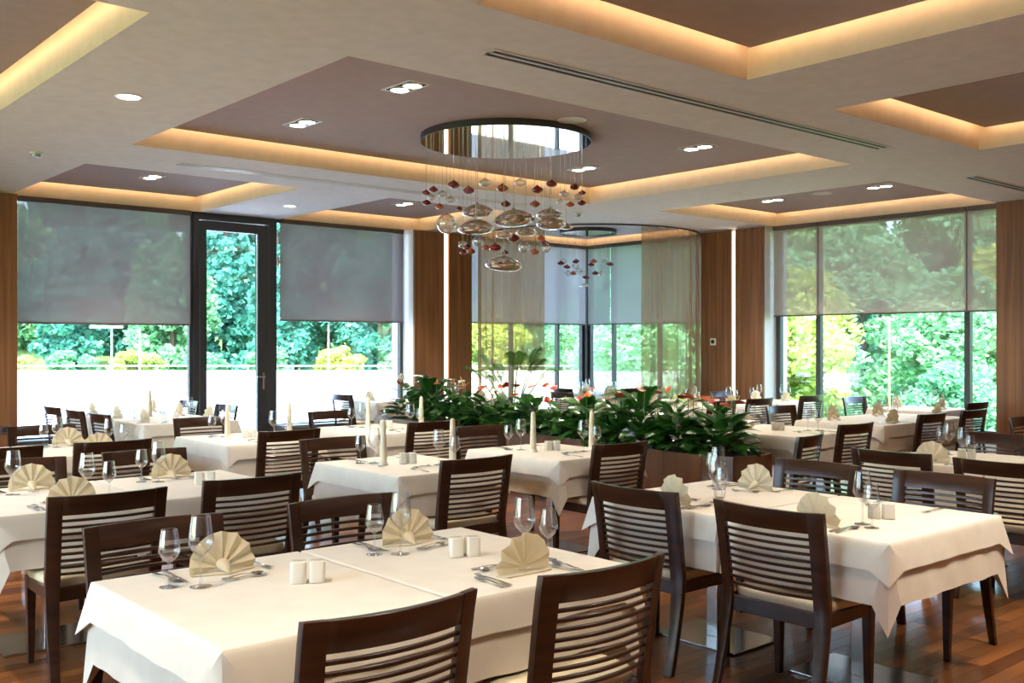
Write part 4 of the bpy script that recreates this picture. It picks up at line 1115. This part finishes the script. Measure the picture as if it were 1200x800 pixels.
# ================================================================== CEILING FITTINGS
SP_F = MB().box(-.19, .19, -.105, -.085, -.006, 0).box(-.19, .19, .085, .105, -.006, 0).box(-.19, -.17, -.085, .085, -.006, 0).box(.17, .19, -.085, .085, -.006, 0).mesh('frame', 'white_metal')
SP_B = MB().box(-.17, .17, -.085, .085, -.003, -.0005).mesh('housing', 'black_slot')
SP_L = MB().lathe([(.068, -.012), (.068, -.004)], 24).mesh('lamp', 'lamp_face')
SP_R = MB().lathe([(.069, -.004), (.079, -.004), (.079, -.014), (.069, -.014), (.069, -.004)], 24, cap=False).mesh('lamp_ring', 'white_metal', smooth=30)
def spot(x, y, label, z=PZ, power=1.0):
    o = thing('recessed_spotlight', label, 'ceiling light', (x, y, z), math.pi / 2, 'twin recessed spotlights')
    obj('frame', SP_F, o); obj('housing', SP_B, o)
    for s in (-1, 1):
        q = obj('lamp', SP_L, o, (s * .085, 0, 0)); obj('lamp_ring', SP_R, q)
        l = bpy.data.lights.new('spot_beam', 'SPOT'); l.energy = SPOT_W * power; l.color = (1, .90, .77)
        l.spot_size = R(98); l.spot_blend = .7; l.shadow_soft_size = .05
        lo = bpy.data.objects.new('spot_beam', l); COL.objects.link(lo); lo.parent = o; lo.location = (s * .085, 0, -.03)
spot(4.47, 6.45, 'twin spotlight at the near left of the big ceiling coffer')
spot(4.49, 8.1, 'twin spotlight at the far left of the big ceiling coffer')
spot(8.06, 6.5, 'twin spotlight at the near right of the big ceiling coffer')
spot(8.05, 8.12, 'twin spotlight at the far right of the big ceiling coffer')
spot(4.58, 11.85, 'twin spotlight in the coffer above the left window')
spot(8.15, 11.8, 'twin spotlight in the coffer above the second window')
spot(11.77, 8.2, 'left twin spotlight in the coffer above the right window')
spot(11.78, 6.62, 'right twin spotlight in the coffer above the right window')
# lamps in the nearer coffers
for x, y, w_ in ((4.5, 2.9, 'over the nearest right tables'), (4.5, .6, 'right of the camera'), (.6, .6, 'left of the camera'), (8.15, 2.9, 'over the right edge tables'), (.6, 2.9, 'over the nearest left table'), (.6, 6.5, 'at the left edge'), (.6, 8.1, 'far at the left edge'), (11.8, 2.9, 'far at the right edge')):
    spot(x, y, 'twin spotlight in a near ceiling coffer ' + w_, power=1.25 if y < 1 else .75 if y < 4 else 1.0)
def round_fit(x, y, z, r, name, label, cat, glow=False):
    o = thing(name, label, cat, (x, y, z))
    obj('ring', MB().lathe([(r * .8, -.008), (r, -.006), (r, 0), (r * .8, 0), (r * .8, -.008)], 28, cap=False).mesh('ring', 'white_metal', smooth=30), o)
    obj('face', MB().lathe([(r * .79, -.006), (r * .79, -.001)], 28).mesh('face', 'lamp_face' if glow else 'plaster_white'), o)
round_fit(2.69, 7.41, CZ, .10, 'round_downlight', 'small round downlight left of the big coffer', 'ceiling light', True)
round_fit(9.92, 7.46, CZ, .10, 'round_downlight', 'small round downlight right of the big coffer', 'ceiling light')
round_fit(6.4, 11.87, CZ, .09, 'round_downlight', 'small round downlight before the terrace door', 'ceiling light', True)
for x, y, w_ in ((2.72, 1.0, 'above the nearest chairs'), (6.3, 1.0, 'right of the camera')):
    round_fit(x, y, CZ, .10, 'round_downlight', 'small round downlight ' + w_, 'ceiling light', True)
    l = bpy.data.lights.new('downlight_beam', 'SPOT'); l.energy = SPOT_W * .65; l.color = (1, .90, .77); l.spot_size = R(105); l.spot_blend = .6; l.shadow_soft_size = .04
    lo = bpy.data.objects.new('downlight_beam', l); COL.objects.link(lo); lo.location = (x, y, CZ - .03)
round_fit(6.24, 6.44, PZ, .13, 'ceiling_speaker', 'round white ceiling speaker beside the large chandelier', 'speaker')
round_fit(11.74, 7.41, PZ, .13, 'ceiling_speaker', 'round white ceiling speaker in the right window coffer', 'speaker')
for x, y, lab in ((2.81, 10.12, 'small white smoke detector at the upper left ceiling'), (9.75, 9.95, 'small smoke detector between the two chandeliers')):
    o = thing('smoke_detector', lab, 'smoke detector', (x, y, CZ))
    obj('base', MB().lathe([(.055, -.018), (.06, 0)], 20).mesh('base', 'white_metal', smooth=40), o)
    obj('sensor', MB().lathe([(.012, -.055), (.036, -.048), (.042, -.019)], 20).mesh('sensor', 'grey_metal', smooth=40), o)
def vent(x0, x1, y, label, dark=True):
    o = thing('slot_vent', label, 'vent', ((x0 + x1) / 2, y, CZ)); h = (x1 - x0) / 2
    fm = MB()
    for a, b_ in ((-.075, -.058), (-.012, .012), (.058, .075)): fm.box(-h, h, a, b_, -.007, -.0005)
    fm.box(-h, -h + .02, -.058, .058, -.007, -.0005).box(h - .02, h, -.058, .058, -.007, -.0005)
    obj('frame', fm.mesh('frame', 'white_metal'), o)
    for a, b_ in ((-.058, -.012), (.012, .058)): obj('slot', MB().box(-h + .02, h - .02, a, b_, -.002, -.0005).mesh('slot', 'black_slot' if dark else 'plaster_white'), o)
vent(3.95, 8.68, 4.83, 'long twin slot air vent across the front of the ceiling')
vent(4.07, 8.7, 9.84, 'long pale slot air vent behind the big coffer', False)
vent(10.82, 12.8, 5.04, 'short slot air vent at the right edge of the ceiling')
# wall fittings
o = thing('thermostat', 'square white thermostat with black dial on the right wood pier', 'thermostat', (12.879, 10.08, 1.60), 0)
obj('plate', MB().box(-.012, 0, -.055, .055, -.055, .055).mesh('plate', 'white_metal', bevel=.003), o)
obj('dial', MB().lathe([(.032, 0), (.032, .010)], 20).mesh('dial', 'black_slot', smooth=40), o, (-.012, 0, 0), (0, R(-90), 0))
o = thing('wall_socket', 'small metal wall socket low on the left wood panel', 'socket', (3.24, 12.919, .55), 0)
obj('plate', MB().box(-.05, .05, -.010, 0, -.05, .05).mesh('plate', 'brushed_steel', bevel=.003), o)
obj('socket_well', MB().lathe([(.028, 0), (.028, .004)], 18).mesh('socket_well', 'black_slot'), o, (0, -.010, 0), (R(90), 0, 0))
